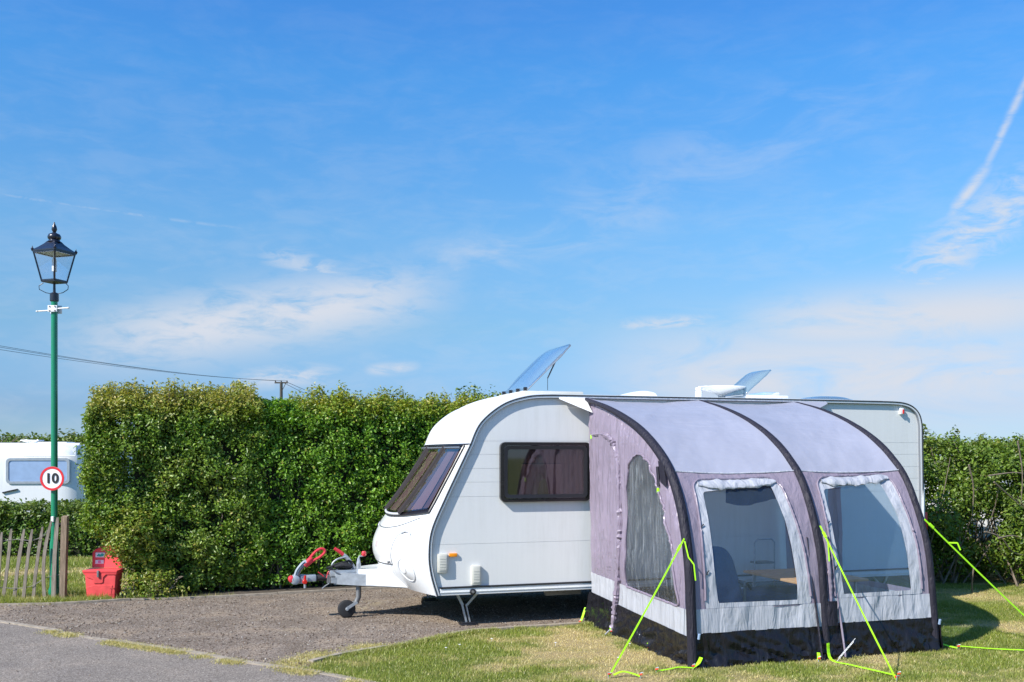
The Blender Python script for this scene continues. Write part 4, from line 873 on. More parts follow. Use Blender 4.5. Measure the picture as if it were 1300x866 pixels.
for bi, ((a, b), W) in enumerate(zip(BAYS, WINS)):
    c_ = ((a+b)/2, 1.08); N_ = 180
    OU = radial(roundpoly(uw(W['out']), .07, 4, .7), c_, N_); IN = radial(roundpoly(uw(W['inn']), .035, 4, .7), c_, N_)
    zb0 = GB[bi][1]; rect = radial([(a, SEAMZ), (b, SEAMZ), (b, zb0-.012), (a, zb0-.012)], c_, N_)
    f0 = lambda u, z: awp(u, z, 0, .012, 20+bi)
    m = MB(FR); ringpatch(m, OU, rect, f0, 8); m.build('front_wall', M['fab_lilac'], aw, smooth=True)
    f1_ = lambda u, z: awp(u, z, .006, .010, 20+bi)
    m = MB(FR); ringpatch(m, IN, OU, f1_, 5); wn = m.build('window_reveal', M['fab_grey'], aw, smooth=True)
    # puckered piping round the reveal
    OP = [OU[(i+N_*3//4) % N_] for i in range(N_)]; OP = [p for p in OP if p[1] > .56]; NP = len(OP)
    m = MB(FR); m.tube([awp(u, z, .010+.008*noise.noise((i*.9, bi, 1)), .010, 20+bi) for i, (u, z) in enumerate(OP)], [.010+.004*noise.noise((i*1.3, bi, 5)) for i in range(NP)], 6); m.build('zip_piping', M['fab_lilac'], wn, smooth=True)
    m = MB(FR); fanpatch(m, IN, (c_[0], 1.05), lambda u, z: awp(u, z, -.004, .006, 33+bi), 14); m.build('window_pane', M['vinyl'], wn, smooth=True)
    # the rolled up blind along the window head, lumpy
    hi = [p for p in uw([W['out'][1], W['out'][2]])]; u0_, u1_ = hi[0][0]-.03, hi[1][0]+.05; z0_, z1_ = W['out'][1][1]-.045, W['out'][2][1]-.045
    m = MB(FR); K = 46
    def rollp(s, q):
        u = lerp(u0_, u1_, s); zc = lerp(z0_, z1_, s)-.012*math.sin(s*3.1)+.010*noise.noise((s*7, bi, 2)); r_ = .034+.016*noise.noise((s*9, bi, 7))-.02*(abs(2*s-1)**6)
        an = q*2*math.pi; rr_ = r_*(1+.22*noise.noise((s*16, math.cos(an)*1.6+bi, math.sin(an)*1.6)))
        p = awp(u, zc+rr_*1.25*math.sin(an), .012, .0); return (p[0], p[1]-rr_*.9*math.cos(an), p[2])
    m.grid(rollp, K, 14); m.build('rolled_blind', M['fab_grey'], wn, smooth=True)
    for (s, z) in ((0, 1.22), (0, .82)):
        u = radial(roundpoly(uw(W['out']), .07), c_, 4)[2][0]+.02; p = awp(u, z, .014); q = MB(FR); q.tube([(p[0], p[1], p[2]-.02), (p[0], p[1]-.005, p[2]), (p[0]+.02, p[1], p[2]+.015)], .005, 5); q.build('blind_toggle', M['trim_black'], wn)
    zt_, zb_ = GB[bi][1], GB[bi][0]
    m = MB(FR); m.grid(lambda s, t: awp(lerp(a, b, s), lerp(zb_, zt_, t), .003, .014, 50+bi), 54, 8); m.build('lower_band', M['fab_grey'], aw, smooth=True)
    def sk(s, t, a=a, b=b, zb_=zb_):
        u = lerp(a, b, s); z = lerp(.006, zb_+.004, t); p = awp(u, z, .004, .0)
        lowk = (1-t)**1.3; w = .030*noise.noise((u*3.3, t*1.2, 60+bi))+.028*noise.noise((u*9+t*3, t*3.5, 61))+.012*noise.noise((u*24, t*9, 62))
        return (p[0], p[1]-.03*lowk-w*(.25+lowk)*1.5, max(.006, z+.012*noise.noise((u*6, t*4, 63))*(1-abs(2*t-1))))
    m = MB(FR); m.grid(sk, 90, 14); m.build('mud_skirt', M['fab_black'], aw, smooth=True)
# three inflatable beams
def beam(u, r0, r1, o_=.03):
    m = MB(FR); pts = []; rs = []
    for i in range(64):
        t = i/63; p = aws(u, t, o_, 0, False); pts.append(p); rs.append(lerp(r0, r1, min(1, t*2.2))*(1+.03*noise.noise((t*14, u, 0)))*(.55 if i == 0 else 1))
    m.tube(pts, rs, 12); o = m.build('beam', M['fab_beam'], aw, smooth=True); return o
beam(UL, .018, .044, -.010); beam(UM, .016, .041, -.008); beam(UR, .015, .038, -.008)
# left side wall, flat in the plane u = UL: outline from the arch, clear arched window, bands, skirt, ruffled zip
def archz(v): return interp([a_[0] for a_ in arch[::-1]], [a_[1] for a_ in arch[::-1]], v)
arch = [(apt(t)[0], apt(t)[1]) for t in [i/60 for i in range(61)]]
def spw(v, z, off=0., amp=.010, s=70):
    q_ = v+.10*z+.05*noise.noise((v*2, z*1.5, s)); r1 = 1-2*abs(noise.noise((q_*7, z*.5, s+1)))**.8; r2 = 1-2*abs(noise.noise((q_*21, z*.8, s+3)))**.8
    w = r1*.65+r2*.48+noise.noise((v*3, z*1.2, s+5))*.8+noise.noise((q_*34, z*1.5, s+7))*.18
    edge = (.15+.85*ss((z-.42)/.35))*ss((archz(v)-z)/.22)*min(1., max(0., (2.5+v)*6))*min(1., max(0, (-.03-v)*8+.2))
    return (UL-.004-off-w*amp*edge-.02*edge+.055*max(0, 1+v/2.5)**1.3, v, z)
arch = [(apt(t)[0], apt(t)[1]) for t in [i/60 for i in range(61)]]
def sidebot(v): return lerp(.555, .485, (v+.12)/(-2.36))
topz = [(v, z) for v, z in arch if z > .49]
outer = topz+[(-2.49, sidebot(-2.49)), (-1.9, sidebot(-1.9)), (-1.3, sidebot(-1.3)), (-.7, sidebot(-.7)), (-.13, .555), (-.10, 1.2), (-.06, 2.0)]
winS = [(-1.438, 1.86), (-1.33, 1.83), (-1.22, 1.70), (-1.17, 1.5), (-1.135, .88), (-1.13, .535), (-2.30, .505), (-2.26, .85), (-2.12, 1.22), (-1.93, 1.55), (-1.72, 1.76), (-1.55, 1.85)]
cS = (-1.55, 1.0); N_ = 420
OS = radial(outer, cS, N_); IS = radial(roundpoly(winS, .05), cS, N_)
m = MB(FR); ringpatch(m, IS, OS, lambda v, z: spw(v, z, 0, .030), 34); m.build('side_wall', M['fab_lilac_side'], aw, smooth=True)
m = MB(FR); m.tube([(lambda p: (p[0]-.008, p[1], p[2]))(spw(v, z, 0, .030)) for v, z in IS], .011, 6, closed=True); m.build('window_piping', M['fab_lilac_side'], aw, smooth=True)
m = MB(FR); fanpatch(m, IS, cS, lambda v, z: spw(v, z, -.004, .030, 70), 40); m.build('side_window_pane', M['vinyl_side'], aw, smooth=True)
m = MB(FR); m.grid(lambda s, t: spw(lerp(-.13, -2.50, s), lerp(lerp(.345, .265, s), sidebot(lerp(-.13, -2.5, s))+.012, t), .010, .030, 70), 120, 8); m.build('side_band', M['fab_grey'], aw, smooth=True)
def sks(s, t):
    v = lerp(-.13, -2.52, s); zt = lerp(.35, .27, s); z = lerp(.006, zt, t); low = (1-t)**1.2
    w = .03*noise.noise((v*3, t*1.5, 70))+.03*noise.noise((v*8+t*3, t*4, 71))+.012*noise.noise((v*22, t*9, 72))
    return (UL-.008-.022*t-.05*low*(1-.6*s)-w*(.3+low)*1.3+.04*(1-s), v-.12*low*(1-s)**3*-1, z)
m = MB(FR); m.grid(sks, 80, 14); m.build('mud_skirt', M['fab_black'], aw, smooth=True)
zipl = catmull([(-.60, 2.06), (-.78, 2.0), (-.92, 1.86), (-.975, 1.62), (-.99, 1.2), (-.985, .85), (-.92, .5), (-.87, .3), (-.81, .03)], 12)
m = MB(FR); m.tube([(UL-.030+.03*(1+v/2.5)-.012*noise.noise((i*.8, 1, 1)), v+.026*noise.noise((i*.7, 3, 3)), z) for i, (v, z) in enumerate(zipl)], [.032+.018*noise.noise((i*1.1, 2, 2)) for i in range(len(zipl))], 7); m.build('ruffled_zip_flap', M['fab_lilac_side'], aw, smooth=True)
m = MB(FR); m.tube([(UL-.0, v, z) for v, z in [(-.22, 2.06), (-.40, 2.07), (-.60, 2.06)]], [.012, .02, .016], 6); m.build('door_tie', M['fab_lilac_side'], aw, smooth=True)
for v, z in ((-.21, 2.05), (-1.95, 1.53)):
    q = MB(FR); q.box((UL-.055+(.045 if v > -1 else -.005), v-.012, z-.03), (UL-.035+(.045 if v > -1 else -.005), v+.015, z+.015), .005); q.build('neon_toggle', M['neon'], aw)
# beam corner pocket and strap on the left arch
m = MB(FR); m.grid(lambda s, t: (UL-.045, lerp(-1.93, -2.06, s)-.05*t, lerp(1.80, 1.60, t)-.05*s), 4, 4); m.tube([(UL-.05, -1.93, 1.74), (UL-.055, -1.97, 1.56)], .014, 6); m.build('beam_pocket', M['fab_beam'], aw, smooth=True)
# right side wall
# it mirrors the left one: a clear arched window, a lilac zip strip, a clear door panel
rw_ = lambda v, z: (warp(UR, z)+.010*noise.noise((v*5, z*3, 8)), v, z)
topL = [(v, z) for v, z in arch if z > .49 and v < -1.0]; topR = [(v, z) for v, z in arch if v >= -1.0]
oL = [(-1.03, 2.25)]+topL[1:]+[(-2.49, .49), (-1.03, .49)]; oR = topR+[(-1.03, 2.25), (-1.03, .30), (-.06, .30), (-.05, 1.5)]
wL = [(-1.16, 1.86), (-1.55, 1.85), (-1.72, 1.76), (-1.93, 1.55), (-2.12, 1.22), (-2.26, .85), (-2.30, .55), (-1.13, .55)]; wR = [(-.93, 1.95), (-.40, 2.02), (-.36, .50), (-.93, .50)]
for oo, ww, cc_ in ((oL, wL, (-1.55, 1.1)), (oR, wR, (-.62, 1.2))):
    A_ = radial(roundpoly(ww, .05), cc_, 90); B_ = radial(oo, cc_, 90)
    m = MB(FR); ringpatch(m, A_, B_, rw_, 5); m.build('side_wall', M['fab_lilac'], aw, smooth=True)
    m = MB(FR); fanpatch(m, A_, cc_, rw_, 6); m.build('side_window_pane', M['vinyl'], aw, smooth=True)
m = MB(FR); m.grid(lambda s, t: rw_(lerp(-1.0, -2.5, s), lerp(.27, .495, t)), 20, 3); m.build('side_band', M['fab_grey'], aw, smooth=True)
m = MB(FR); m.tube([(warp(UR, 0)-.03, -1.04+.015*noise.noise((i*.7, 0, 4)), lerp(.35, 2.15, i/30)) for i in range(31)], [.035+.015*noise.noise((i*1.1, 7, 2)) for i in range(31)], 7); m.build('ruffled_zip_flap', M['fab_lilac'], aw, smooth=True)
m = MB(FR); m.grid(lambda s, t: (warp(UR, 0)+.02+.03*(1-t)+.03*noise.noise((s*14, t*3, 77)), lerp(-.1, -2.56, s), lerp(.006, .30, t)), 50, 8); m.build('mud_skirt', M['fab_black'], aw, smooth=True)
# overhanging roof flaps beyond the end beams, fixed in the caravan's rail
for (ua, ub, nm) in ((.08, UL, 0), (3.5, UR, 1)):
    m = MB(FR); m.grid(lambda s, t: (lerp(ua, ub, s), -.02-.02*t-.20*s*t, 2.478-.02*t-(.155*t*(s if nm == 0 else s))), 10, 5); m.build('rail_flap', M['sign_white'] if nm == 0 else M['fab_roof'], aw, smooth=True)
m = MB(FR); m.grid(lambda s, t: (lerp(UL+.06, UL+.03, t*.3)-.03*s, lerp(-.03, -.22, s), lerp(2.46, 2.27, t)-.04*s), 6, 6); m.build('corner_gusset', M['fab_lilac_side'], aw, smooth=True)
m = MB(FR); m.tube([(lerp(.1, 3.5, i/30), -.012, 2.478) for i in range(31)], .007, 6); m.build('rail_cord', M['fab_grey'], aw, smooth=True)
# beam strap covers and skirt straps, front
def strap(pts, w, mat='fab_lilac', name='skirt_strap', parent=None):
    q = MB(FR); P = [Vector(p) for p in pts]
    for a, b in zip(P, P[1:]): q.bar(a, b, w, .004, (0, -1, 0.2))
    return q.build(name, M[mat], parent or aw)
for bi, u in enumerate((UM-.12, UM+.14)):
    p0 = awp(u, 1.1, .012); p1 = awp(u+.02, .5, .012); p2 = awp(u+.03, .25, .03); p3 = awp(u+.01, .02, .09)
    q = MB(FR); q.tube([p0, p1, p2, p3], [.004, .008, .010, .009], 6); q.build('zip_line', M['fab_beam'] if bi == 0 else M['fab_lilac'], aw, smooth=True)
# ruffled pucker beside the middle beam
q = MB(FR); q.tube([awp(UM+.075+.008*noise.noise((i*1.2, 0, 0)), lerp(1.1, .45, i/26), .012+.012*noise.noise((i*.9, 4, 4))) for i in range(27)], [.02+.014*noise.noise((i*1.4, 9, 2)) for i in range(27)], 7); q.build('ruffled_zip_flap', M['fab_lilac'], aw, smooth=True)
q = MB(FR); q.grid(lambda s, t: (lambda p: (p[0], p[1]-.014*math.sin(s*3.1), p[2]))(awp(lerp(UM+.0, UM+.13, s), lerp(.30, .52, t), .03+.01*noise.noise((s*4, t*4, 3)), 0)), 6, 8); q.build('beam_foot_cover', M['fab_beam'], aw, smooth=True)
for u in (UL+.03, UR-.0):
    q = MB(FR); p = awp(u, .29, .045); q.tube([(p[0], p[1]-.02, p[2]-.03), (p[0], p[1]-.03, p[2]+.015)], .012, 8); q.build('air_valve', M['silver_sheet'], aw, smooth=True)
# inside: rolled inner curtain and the long hanging drape, groundsheet
q = MB(FR); q.grid(lambda s, t: (lerp(1.02, 1.62, s), -1.98-.02*math.sin(s*20), lerp(1.40, 1.60, t)-.03*math.sin(s*5)), 20, 4); q.build('inner_curtain_roll', M['fab_navy'], aw, smooth=True)
q = MB(FR); q.grid(lambda s, t: (lerp(UL+.03, 2.9, s), lerp(-2.46, -.05, t), .014+.006*noise.noise((s*14, t*12, 3))), 40, 30); q.build('groundsheet', M['sheet_in'], aw, smooth=True)

# ------------------------------------------------------------------ guy ropes and pegs
def guy(label, a, b, w, tail=None, tails=()):
    t = thing('guy_rope', label, 'guy rope', b, 0, 'neon guy ropes of the awning')
    A, B = Vector(a), Vector(b); m = MB(); n = 16; K = []
    for i in range(n+1): p = A.lerp(B, i/n); p.z -= .012*4*(i/n)*(1-i/n); K.append(p)
    for p, q in zip(K, K[1:]): m.bar(p, q, w, .0025, (.3, -1, .3))
    m.build('webbing', M['neon'], t)
    d = (B-A).normalized(); q = MB(); p = A+d*.10; q.bar(p-d*.03, p+d*.03, w*1.6, .010, (.3, -1, .3)); q.build('slider', M['neon'], t)
    if tail:
        P = [Vector(x) for x in tail]; q = MB()
        for x, y in zip(P, P[1:]): q.bar(x, y, w*.8, .002, (0, -1, .1))
        q.build('loose_end', M['neon'], t)
    q = MB(); q.tube([B+Vector((0, 0, -.06)), B+Vector((-d.x*.0+.0, 0, .035))+Vector((d.x, d.y, 0))*.015, B+Vector((.02, -.01, .03))], .005, 6); q.build('peg', M['galv'], t)
    q = MB(); q.tube([B+Vector((-.01, 0, .022)), B+Vector((.025, 0, .026))], [.011, .007], 8); q.build('peg_clip', M['red_orange'], t)
    return t
def awW(u, z, off): p = awp(u, z, off, 0); return FR(*p)
a1 = Vector(FR(UL-.04, -2.44, 1.12)); b1 = Vector((.80, 8.22, .02))
guy('leftmost neon yellow guy rope running from the left beam down to a peg', a1, b1, .014, [a1+Vector((0, -.02, -.02)), a1+Vector((.03, -.04, -.16)), a1+Vector((.075, -.05, -.22)), a1+Vector((.09, -.05, -.36))])
a2 = Vector(awW(UM+.0, 1.18, .075)); b2 = Vector((3.13, 8.11, .02))
guy('middle neon yellow guy rope running from the centre beam to the lawn', a2, b2, .015, [a2+Vector((.06, -.03, -.12)), a2+Vector((.07, -.04, -.32))])
a3 = Vector(awW(UR, 1.22, .05)); b3 = Vector((5.30, 9.78, .02))
guy('neon yellow guy rope stretched from the right beam towards the bushes', a3, b3, .017, [a3+(b3-a3).normalized()*.35, a3+(b3-a3).normalized()*.32+Vector((.10, 0, -.02)), a3+(b3-a3).normalized()*.32+Vector((.13, 0, -.09))])
def gstrap(label, pts, w, name='peg_strap', ladder=False, loop=None):
    P = [Vector(p) for p in catmull(pts, 5)]; t = thing(name, label, 'strap', pts[-1], 0)
    m = MB()
    for i, (p, q) in enumerate(zip(P, P[1:])): m.bar(p, q, w, .003, (.1, -.3, 1))
    m.build('webbing', M['neon'], t)
    e = Vector(pts[-1]); q = MB(); q.tube([e+Vector((0, 0, -.04)), e+Vector((.0, 0, .03)), e+Vector((.02, -.01, .035))], .005, 6); q.build('peg', M['galv'], t)
    q = MB(); q.tube([e+Vector((-.010, -.01, .016)), e+Vector((.014, -.01, .020))], .007, 7); q.build('peg_clip', M['red_orange'], t)
    return t
G = lambda x, y, z=.02: (x, y, z)
gstrap('neon strap lying on the grass from the middle beam foot towards the middle rope', [FR(1.70, -2.60, .16), FR(1.71, -2.63, .02), G(2.95, 8.68), G(3.1, 8.42), G(3.2, 8.25)], .03)
gstrap('short neon strap looped at the front left awning corner', [FR(.45, -2.56, .10), FR(.40, -2.60, .06), FR(.36, -2.58, .02)], .03)
gstrap('thin neon strap lying on the lawn left of the front corner', [FR(.36, -2.58, .02), G(1.44, 8.58), G(1.34, 8.50), G(1.22, 8.42)], .016)
gstrap('short neon strap curled beside the leftmost rope peg', [G(.84, 8.23, .03), G(.92, 8.27, .05), G(1.02, 8.26, .03), G(1.06, 8.22)], .02)
gstrap('neon strap at the right corner of the awning skirt', [FR(2.99, -2.35, .13), FR(3.02, -2.42, .07), FR(3.12, -2.50, .03), FR(3.17, -2.55, .02)], .028)
gstrap('thin neon strap lying on the lawn right of the awning', [G(4.26, 9.47, .03), G(4.5, 9.38, .025), G(4.75, 9.28, .03), G(5.15, 9.22, .02)], .014)
gstrap('neon strap loop by the rear left awning corner under the caravan', [FR(.37, -.08, .17), FR(.34, -.10, .11), FR(.30, -.14, .05), FR(.27, -.16, .02)], .022)
gstrap('small neon peg loop at the foot of the ruffled side zip', [FR(.37, -.80, .07), FR(.36, -.81, .04), FR(.36, -.82, .02)], .034)
gstrap('small neon peg loop halfway along the left skirt', [FR(.37, -1.68, .07), FR(.36, -1.70, .04), FR(.355, -1.71, .02)], .028)
gstrap('small neon peg loop at the left front of the middle beam', [FR(1.60, -2.60, .08), FR(1.59, -2.62, .04), FR(1.58, -2.63, .02)], .028)
for pts, lab in (([FR(.34, -.82, .05), FR(.27, -.86, .012)], 'grey tail of a strap by the ruffled side zip'),):
    q = MB(); q.tube(pts, .006, 6); tag(q.build('strap_tail', M['fab_grey'], None), lab, 'strap')
# ladder strap right of the middle beam
t = thing('ladder_strap', 'white ladder strap pegged right of the middle beam foot', 'strap', FR(1.85, -2.55, 0), TH*0)
A, B = Vector(FR(1.98, -2.60, .17)), Vector(FR(1.76, -2.66, .02)); n3 = Vector((.35, -.2, .9)).normalized()
for s in (-.018, .018): q = MB(); q.bar(A+n3*s, B+n3*s, .004, .003); q.build('side_band', M['sign_white'], t)
for i in range(7): p = A.lerp(B, (i+.5)/7); q = MB(); q.bar(p-n3*.018, p+n3*.018, .006, .003); q.build('rung', M['sign_white'], t)

# ------------------------------------------------------------------ furniture inside the awning
tb = thing('camping_table', 'camping table with pale wooden top inside the awning behind the front windows', 'table', FR(2.1, -1.6, 0), TH)
m = MB(FR); m.box((1.70, -2.12, .625), (2.50, -1.14, .65), .006); m.build('tabletop', M['tub_wood'], tb, smooth=True, ang=30)
for u, v in ((1.78, -2.02), (2.42, -2.02), (1.78, -1.22), (2.42, -1.22)): q = MB(FR); q.tube([(u, v, .63), (u, v, .02)], .014, 8); q.build('leg', M['galv'], tb)
ch = thing('camping_chair', 'blue folding camping chair seen through the left front window', 'chair', FR(1.0, -1.5, 0), TH)
m = MB(FR); m.grid(lambda s, t: (.78+.46*s, -1.95+.24*t-.06*math.sin(s*3.14), lerp(.42, .92+.05*math.sin(s*3.14), t)-.10*t*abs(2*s-1)**3), 12, 10); m.build('backrest', M['chair_blue'], ch, smooth=True, solid=.03)
m = MB(FR); m.grid(lambda s, t: (.78+.46*s, -1.95+.44*t, .44-.02*math.sin(s*3.1)), 8, 8); m.build('seat', M['chair_blue'], ch, smooth=True, solid=.03)
for u in (.78, 1.24):
    for v in (-1.95, -1.53): q = MB(FR); q.tube([(u, v, .44), (u, v, .02)], .012, 7); q.build('leg', M['galv'], ch)
    q = MB(FR); q.tube([(u, -1.95, .44), (u, -1.95, .64), (u, -1.52, .64)], .014, 7); q.build('arm', M['galv_dark'], ch, smooth=True)
cb = thing('storage_bag', 'large dark blue padded bag lying on the awning floor under the table', 'bag', FR(1.45, -2.0, 0), TH)
m = MB(FR); m.box((.95, -1.75, .02), (2.35, -1.20, .50), .12); m.build('body', M['chair_blue'], cb, smooth=True)
m = MB(FR); m.tube([(1.34, -1.5, .50), (1.38, -1.5, .56), (1.54, -1.5, .56), (1.58, -1.5, .50)], .012, 7); m.build('handle', M['fab_beam'], cb, smooth=True)
bt = thing('tubular_stand', 'pale tubular stand by the caravan wall behind the table', 'stand', FR(2.45, -.2, 0), TH)
m = MB(FR); m.tube([(2.38, -.25, .02), (2.38, -.25, .84), (2.42, -.25, .88), (2.60, -.25, .88), (2.64, -.25, .84), (2.64, -.25, .02)], .009, 8); m.build('frame', M['galv'], bt, smooth=True)
m = MB(FR); m.box((2.40, -.28, .60), (2.62, -.12, .62)); m.build('shelf', M['galv_dark'], bt)
# ------------------------------------------------------------------ lamp post with sign and bracket
LX, LY = -5.93, 12.9
lp = thing('lamp_post', 'tall green lamp post with black four sided lantern', 'lamp post', (LX, LY, 0))
m = MB(); m.lathe([(.075, 0), (.075, .10), (.060, .14), (.055, .7), (.046, .74), (.041, .8), (.040, 3.84)], (LX, LY, 0), 20); m.build('post', M['green_paint'], lp, smooth=True)
m = MB(); m.lathe([(.046, 3.83), (.055, 3.84), (.055, 3.93), (.046, 3.94), (.018, 3.95), (.015, 4.06)], (LX, LY, 0), 16); m.build('collar', M['black_iron'], lp, smooth=True, ang=35)
LR = R(45-25+6)
def lq(r, a, z): return (LX+r*math.cos(LR+a*math.pi/2), LY+r*math.sin(LR+a*math.pi/2), z)
rb, rt_, zb_, zt_ = .148, .245, 4.085, 4.46
m = MB(); m.lathe([(.01, 4.055), (rb+.005, 4.075), (rb+.008, 4.095), (.02, 4.10)], (LX, LY, 0), 4, rot0=LR); ln_ = m.build('lantern', M['black_iron'], lp)
for a in range(4):
    q = MB(); q.bar(lq(rb, a, zb_), lq(rt_, a, zt_), .020, .020); q.build('lantern_bar', M['black_iron'], ln_)
    q = MB(); q.bar(lq(rb, a, zb_+.012), lq(rb, a+1, zb_+.012), .018, .020); q.bar(lq(rt_, a, zt_-.005), lq(rt_, a+1, zt_-.005), .02, .024); q.build('lantern_rail', M['black_iron'], ln_)
    q = MB(); q.add([lq(rb-.004, a, zb_+.02), lq(rb-.004, a+1, zb_+.02), lq(rt_-.004, a+1, zt_-.015), lq(rt_-.004, a, zt_-.015)], [(0, 1, 2, 3)]); q.build('glass_pane', M['glass'], ln_, solid=.003)
    q = MB(); p = lq(rt_+.012, a, zt_+.01); q.lathe([(.012, 0), (.022, .02), (.006, .045), (.004, .06)], p, 8); q.build('corner_finial', M['black_iron'], ln_, smooth=True)
m = MB(); m.lathe([(rt_+.022, 4.462), (rt_+.022, 4.480), (.19, 4.525), (.12, 4.575), (.085, 4.61)], (LX, LY, 0), 4, rot0=LR, capb=False); m.build('canopy', M['black_iron'], ln_)
m = MB(); m.lathe([(rt_-.01, 4.455), (.05, 4.50)], (LX, LY, 0), 4, rot0=LR, capt=True, capb=False); m.build('reflector', M['cream'], ln_)
m = MB(); m.lathe([(.085, 4.60), (.065, 4.63), (.080, 4.645), (.084, 4.67), (.070, 4.70), (.035, 4.715), (.018, 4.73), (.026, 4.742), (.035, 4.765), (.028, 4.80), (.012, 4.835), (.006, 4.86)], (LX, LY, 0), 18); m.build('finial', M['black_iron'], ln_, smooth=True, ang=50)
for s in (-1, 1):
    q = MB(); q.tube([(LX+s*.03, LY, 3.93), (LX+s*.11, LY, 3.945), (LX+s*.185, LY-.02, 3.985), (LX+s*.19, LY-.02, 4.03), (LX+s*.14, LY, 4.075)], .005, 6); q.build('scroll_wire', M['black_iron'], lp, smooth=True)
q = MB(); q.lathe([(.03, 4.22), (.03, 4.36), (.015, 4.40), (.015, 4.47)], (LX, LY, 0), 12); q.build('bulb', M['sign_white'], ln_, smooth=True)
br = thing('hanging_basket_bracket', 'white double armed bracket clamped near the top of the lamp post', 'bracket', (LX, LY, 3.73))
m = MB(); m.box((LX-.06, LY-.06, 3.69), (LX+.06, LY-.043, 3.775), .006); m.build('clamp_plate', M['sign_white'], br, smooth=True, ang=30)
m = MB(); m.box((LX-.075, LY+.043, 3.68), (LX+.075, LY+.06, 3.785), .006); m.build('clamp_plate', M['sign_white'], br, smooth=True, ang=30)
for s in (-1, 1):
    q = MB(); q.tube([(LX+s*.05, LY-.045, 3.72+.012*s), (LX+s*.20, LY-.045, 3.72+.022*s)], .009, 8); q.lathe([(.0, 0), (.018, .006), (.018, .02), (0, .026)], (LX+s*.20, LY-.045, 3.708+.022*s), 8); q.build('arm', M['sign_white'], br, smooth=True)
for i in range(2):
    for j in range(2): q = MB(); q.lathe([(.010, -.068), (.010, -.058)], (LX-.035+.07*i, LY, 3.705+.055*j), 8, 'y'); q.build('bolt', M['galv_dark'], br)
SZ = 1.54; SX = LX+.005; SY = LY-.075
sg = thing('speed_sign', 'round white speed sign with red border reading 10 on the green post', 'sign', (SX, SY, SZ))
m = MB(); m.lathe([(.155, 0), (.155, .006)], (SX, SY, SZ), 48, 'y'); m.build('plate', M['sign_white'], sg)
m = MB(); n = 48
vs = [(SX+r*math.cos(2*math.pi*i/n), y, SZ+r*math.sin(2*math.pi*i/n)) for r, y in ((.126, SY+.0), (.126, SY-.004), (.1545, SY-.004), (.1545, SY)) for i in range(n)]
m.add(vs, [(k*n+i, k*n+(i+1) % n, (k+1)*n+(i+1) % n, (k+1)*n+i) for k in range(3) for i in range(n)]); m.build('red_border', M['sign_red'], sg)
def text(s, size, loc, mat, parent, bold=.0, name='lettering', ext=.0015):
    c_ = bpy.data.curves.new('t', 'FONT'); c_.body = s; c_.size = size; c_.align_x = 'CENTER'; c_.align_y = 'CENTER'; c_.extrude = ext; c_.offset = bold
    to = bpy.data.objects.new('t', c_); COL.objects.link(to); dg = bpy.context.evaluated_depsgraph_get(); me = bpy.data.meshes.new_from_object(to.evaluated_get(dg))
    bpy.data.objects.remove(to); me.name = name; me.transform(Matrix.Translation(loc) @ Matrix.Rotation(R(90), 4, 'X'))
    r = parent; me.transform(ROOTM[r.name]); me.materials.clear(); me.materials.append(mat); o = bpy.data.objects.new(name, me); COL.objects.link(o); o.parent = parent; return o
text('10', .175, (SX-.002, SY-.006, SZ-.002), M['sign_black'], sg, .005)
q = MB(); q.box((SX-.06, SY+.006, SZ-.02), (SX+.06, SY+.07, SZ+.02)); q.build('clip', M['galv'], sg)
m = MB(); m.box((LX-.012, LY-.075, .98), (LX+.022, LY-.045, 1.05), .004); tag(m.build('post_label', M['sign_white'], None), 'small white plate tied to the green lamp post above the fence', 'label')

# ------------------------------------------------------------------ paling fence
fr_ = thing('paling_fence', 'low weathered chestnut paling fence left of the lamp post', 'fence', (-6.0, 12.62, 0))
PY = 12.62
px2 = lambda x, y, Y=PY: ((x-650)/1264*Y, Y, EYE-(y-576)/1264*Y)
pales = [((-24, 676), (-38, 762), 3.8), ((-9, 672), (-16, 762), 3.8), ((3.3, 675.7), (-2, 757), 4), ((14.4, 671.6), (3.6, 761), 4), ((30, 672), (17, 760), 4.4), ((41.5, 672), (30, 762), 4), ((53.7, 669), (41.5, 762), 4), ((66, 661.5), (57.6, 757), 4.2), ((74, 657), (68.5, 760), 5.2)]
for k, (a, b, w) in enumerate(pales):
    A = Vector(px2(*a)); B = Vector(px2(*b)); B.z = max(.0, B.z-.03); n = 8; vs = []; ww = w/1264*PY/2
    yo = rng.uniform(-.02, .02); bow = [.01, -.012, .008, -.006, .012, .010, .012, .05, .012][k]
    for i in range(n+1):
        t = i/n; p = B.lerp(A, t); p.x += bow*-math.sin(t*math.pi)*(1 if k != 7 else 1)+.004*noise.noise((t*5, k*3, 0)); q = ww*(1-.12*t)*(1+.16*noise.noise((t*6, k*5, 2))); d = .011
        tp = 1 if i < n else .55
        vs += [(p.x-q*tp, PY+yo-d, p.z), (p.x+q*tp, PY+yo-d*.6, p.z), (p.x+q*tp*.9, PY+yo+d, p.z), (p.x-q*tp, PY+yo+d, p.z)]
    m = MB(); m.add(vs, [(i*4+e, i*4+(e+1) % 4, (i+1)*4+(e+1) % 4, (i+1)*4+e) for i in range(n) for e in range(4)]+[(0, 3, 2, 1), (n*4, n*4+1, n*4+2, n*4+3)]); m.build('pale', M['pale_wood'], fr_)
m = MB(); a = px2(82.5, 656); b = px2(79.5, 764)
vs = []
for i in range(9):
    t = i/8; cx = lerp(b[0], a[0], t); cz = lerp(-.02, a[2], t); w = .035*(1+.05*noise.noise((t*5, 1, 1)))
    vs += [(cx-w, PY-.03, cz), (cx+w, PY-.028, cz), (cx+w, PY+.04, cz+(.012 if i == 8 else 0)), (cx-w, PY+.04, cz+(.012 if i == 8 else 0))]
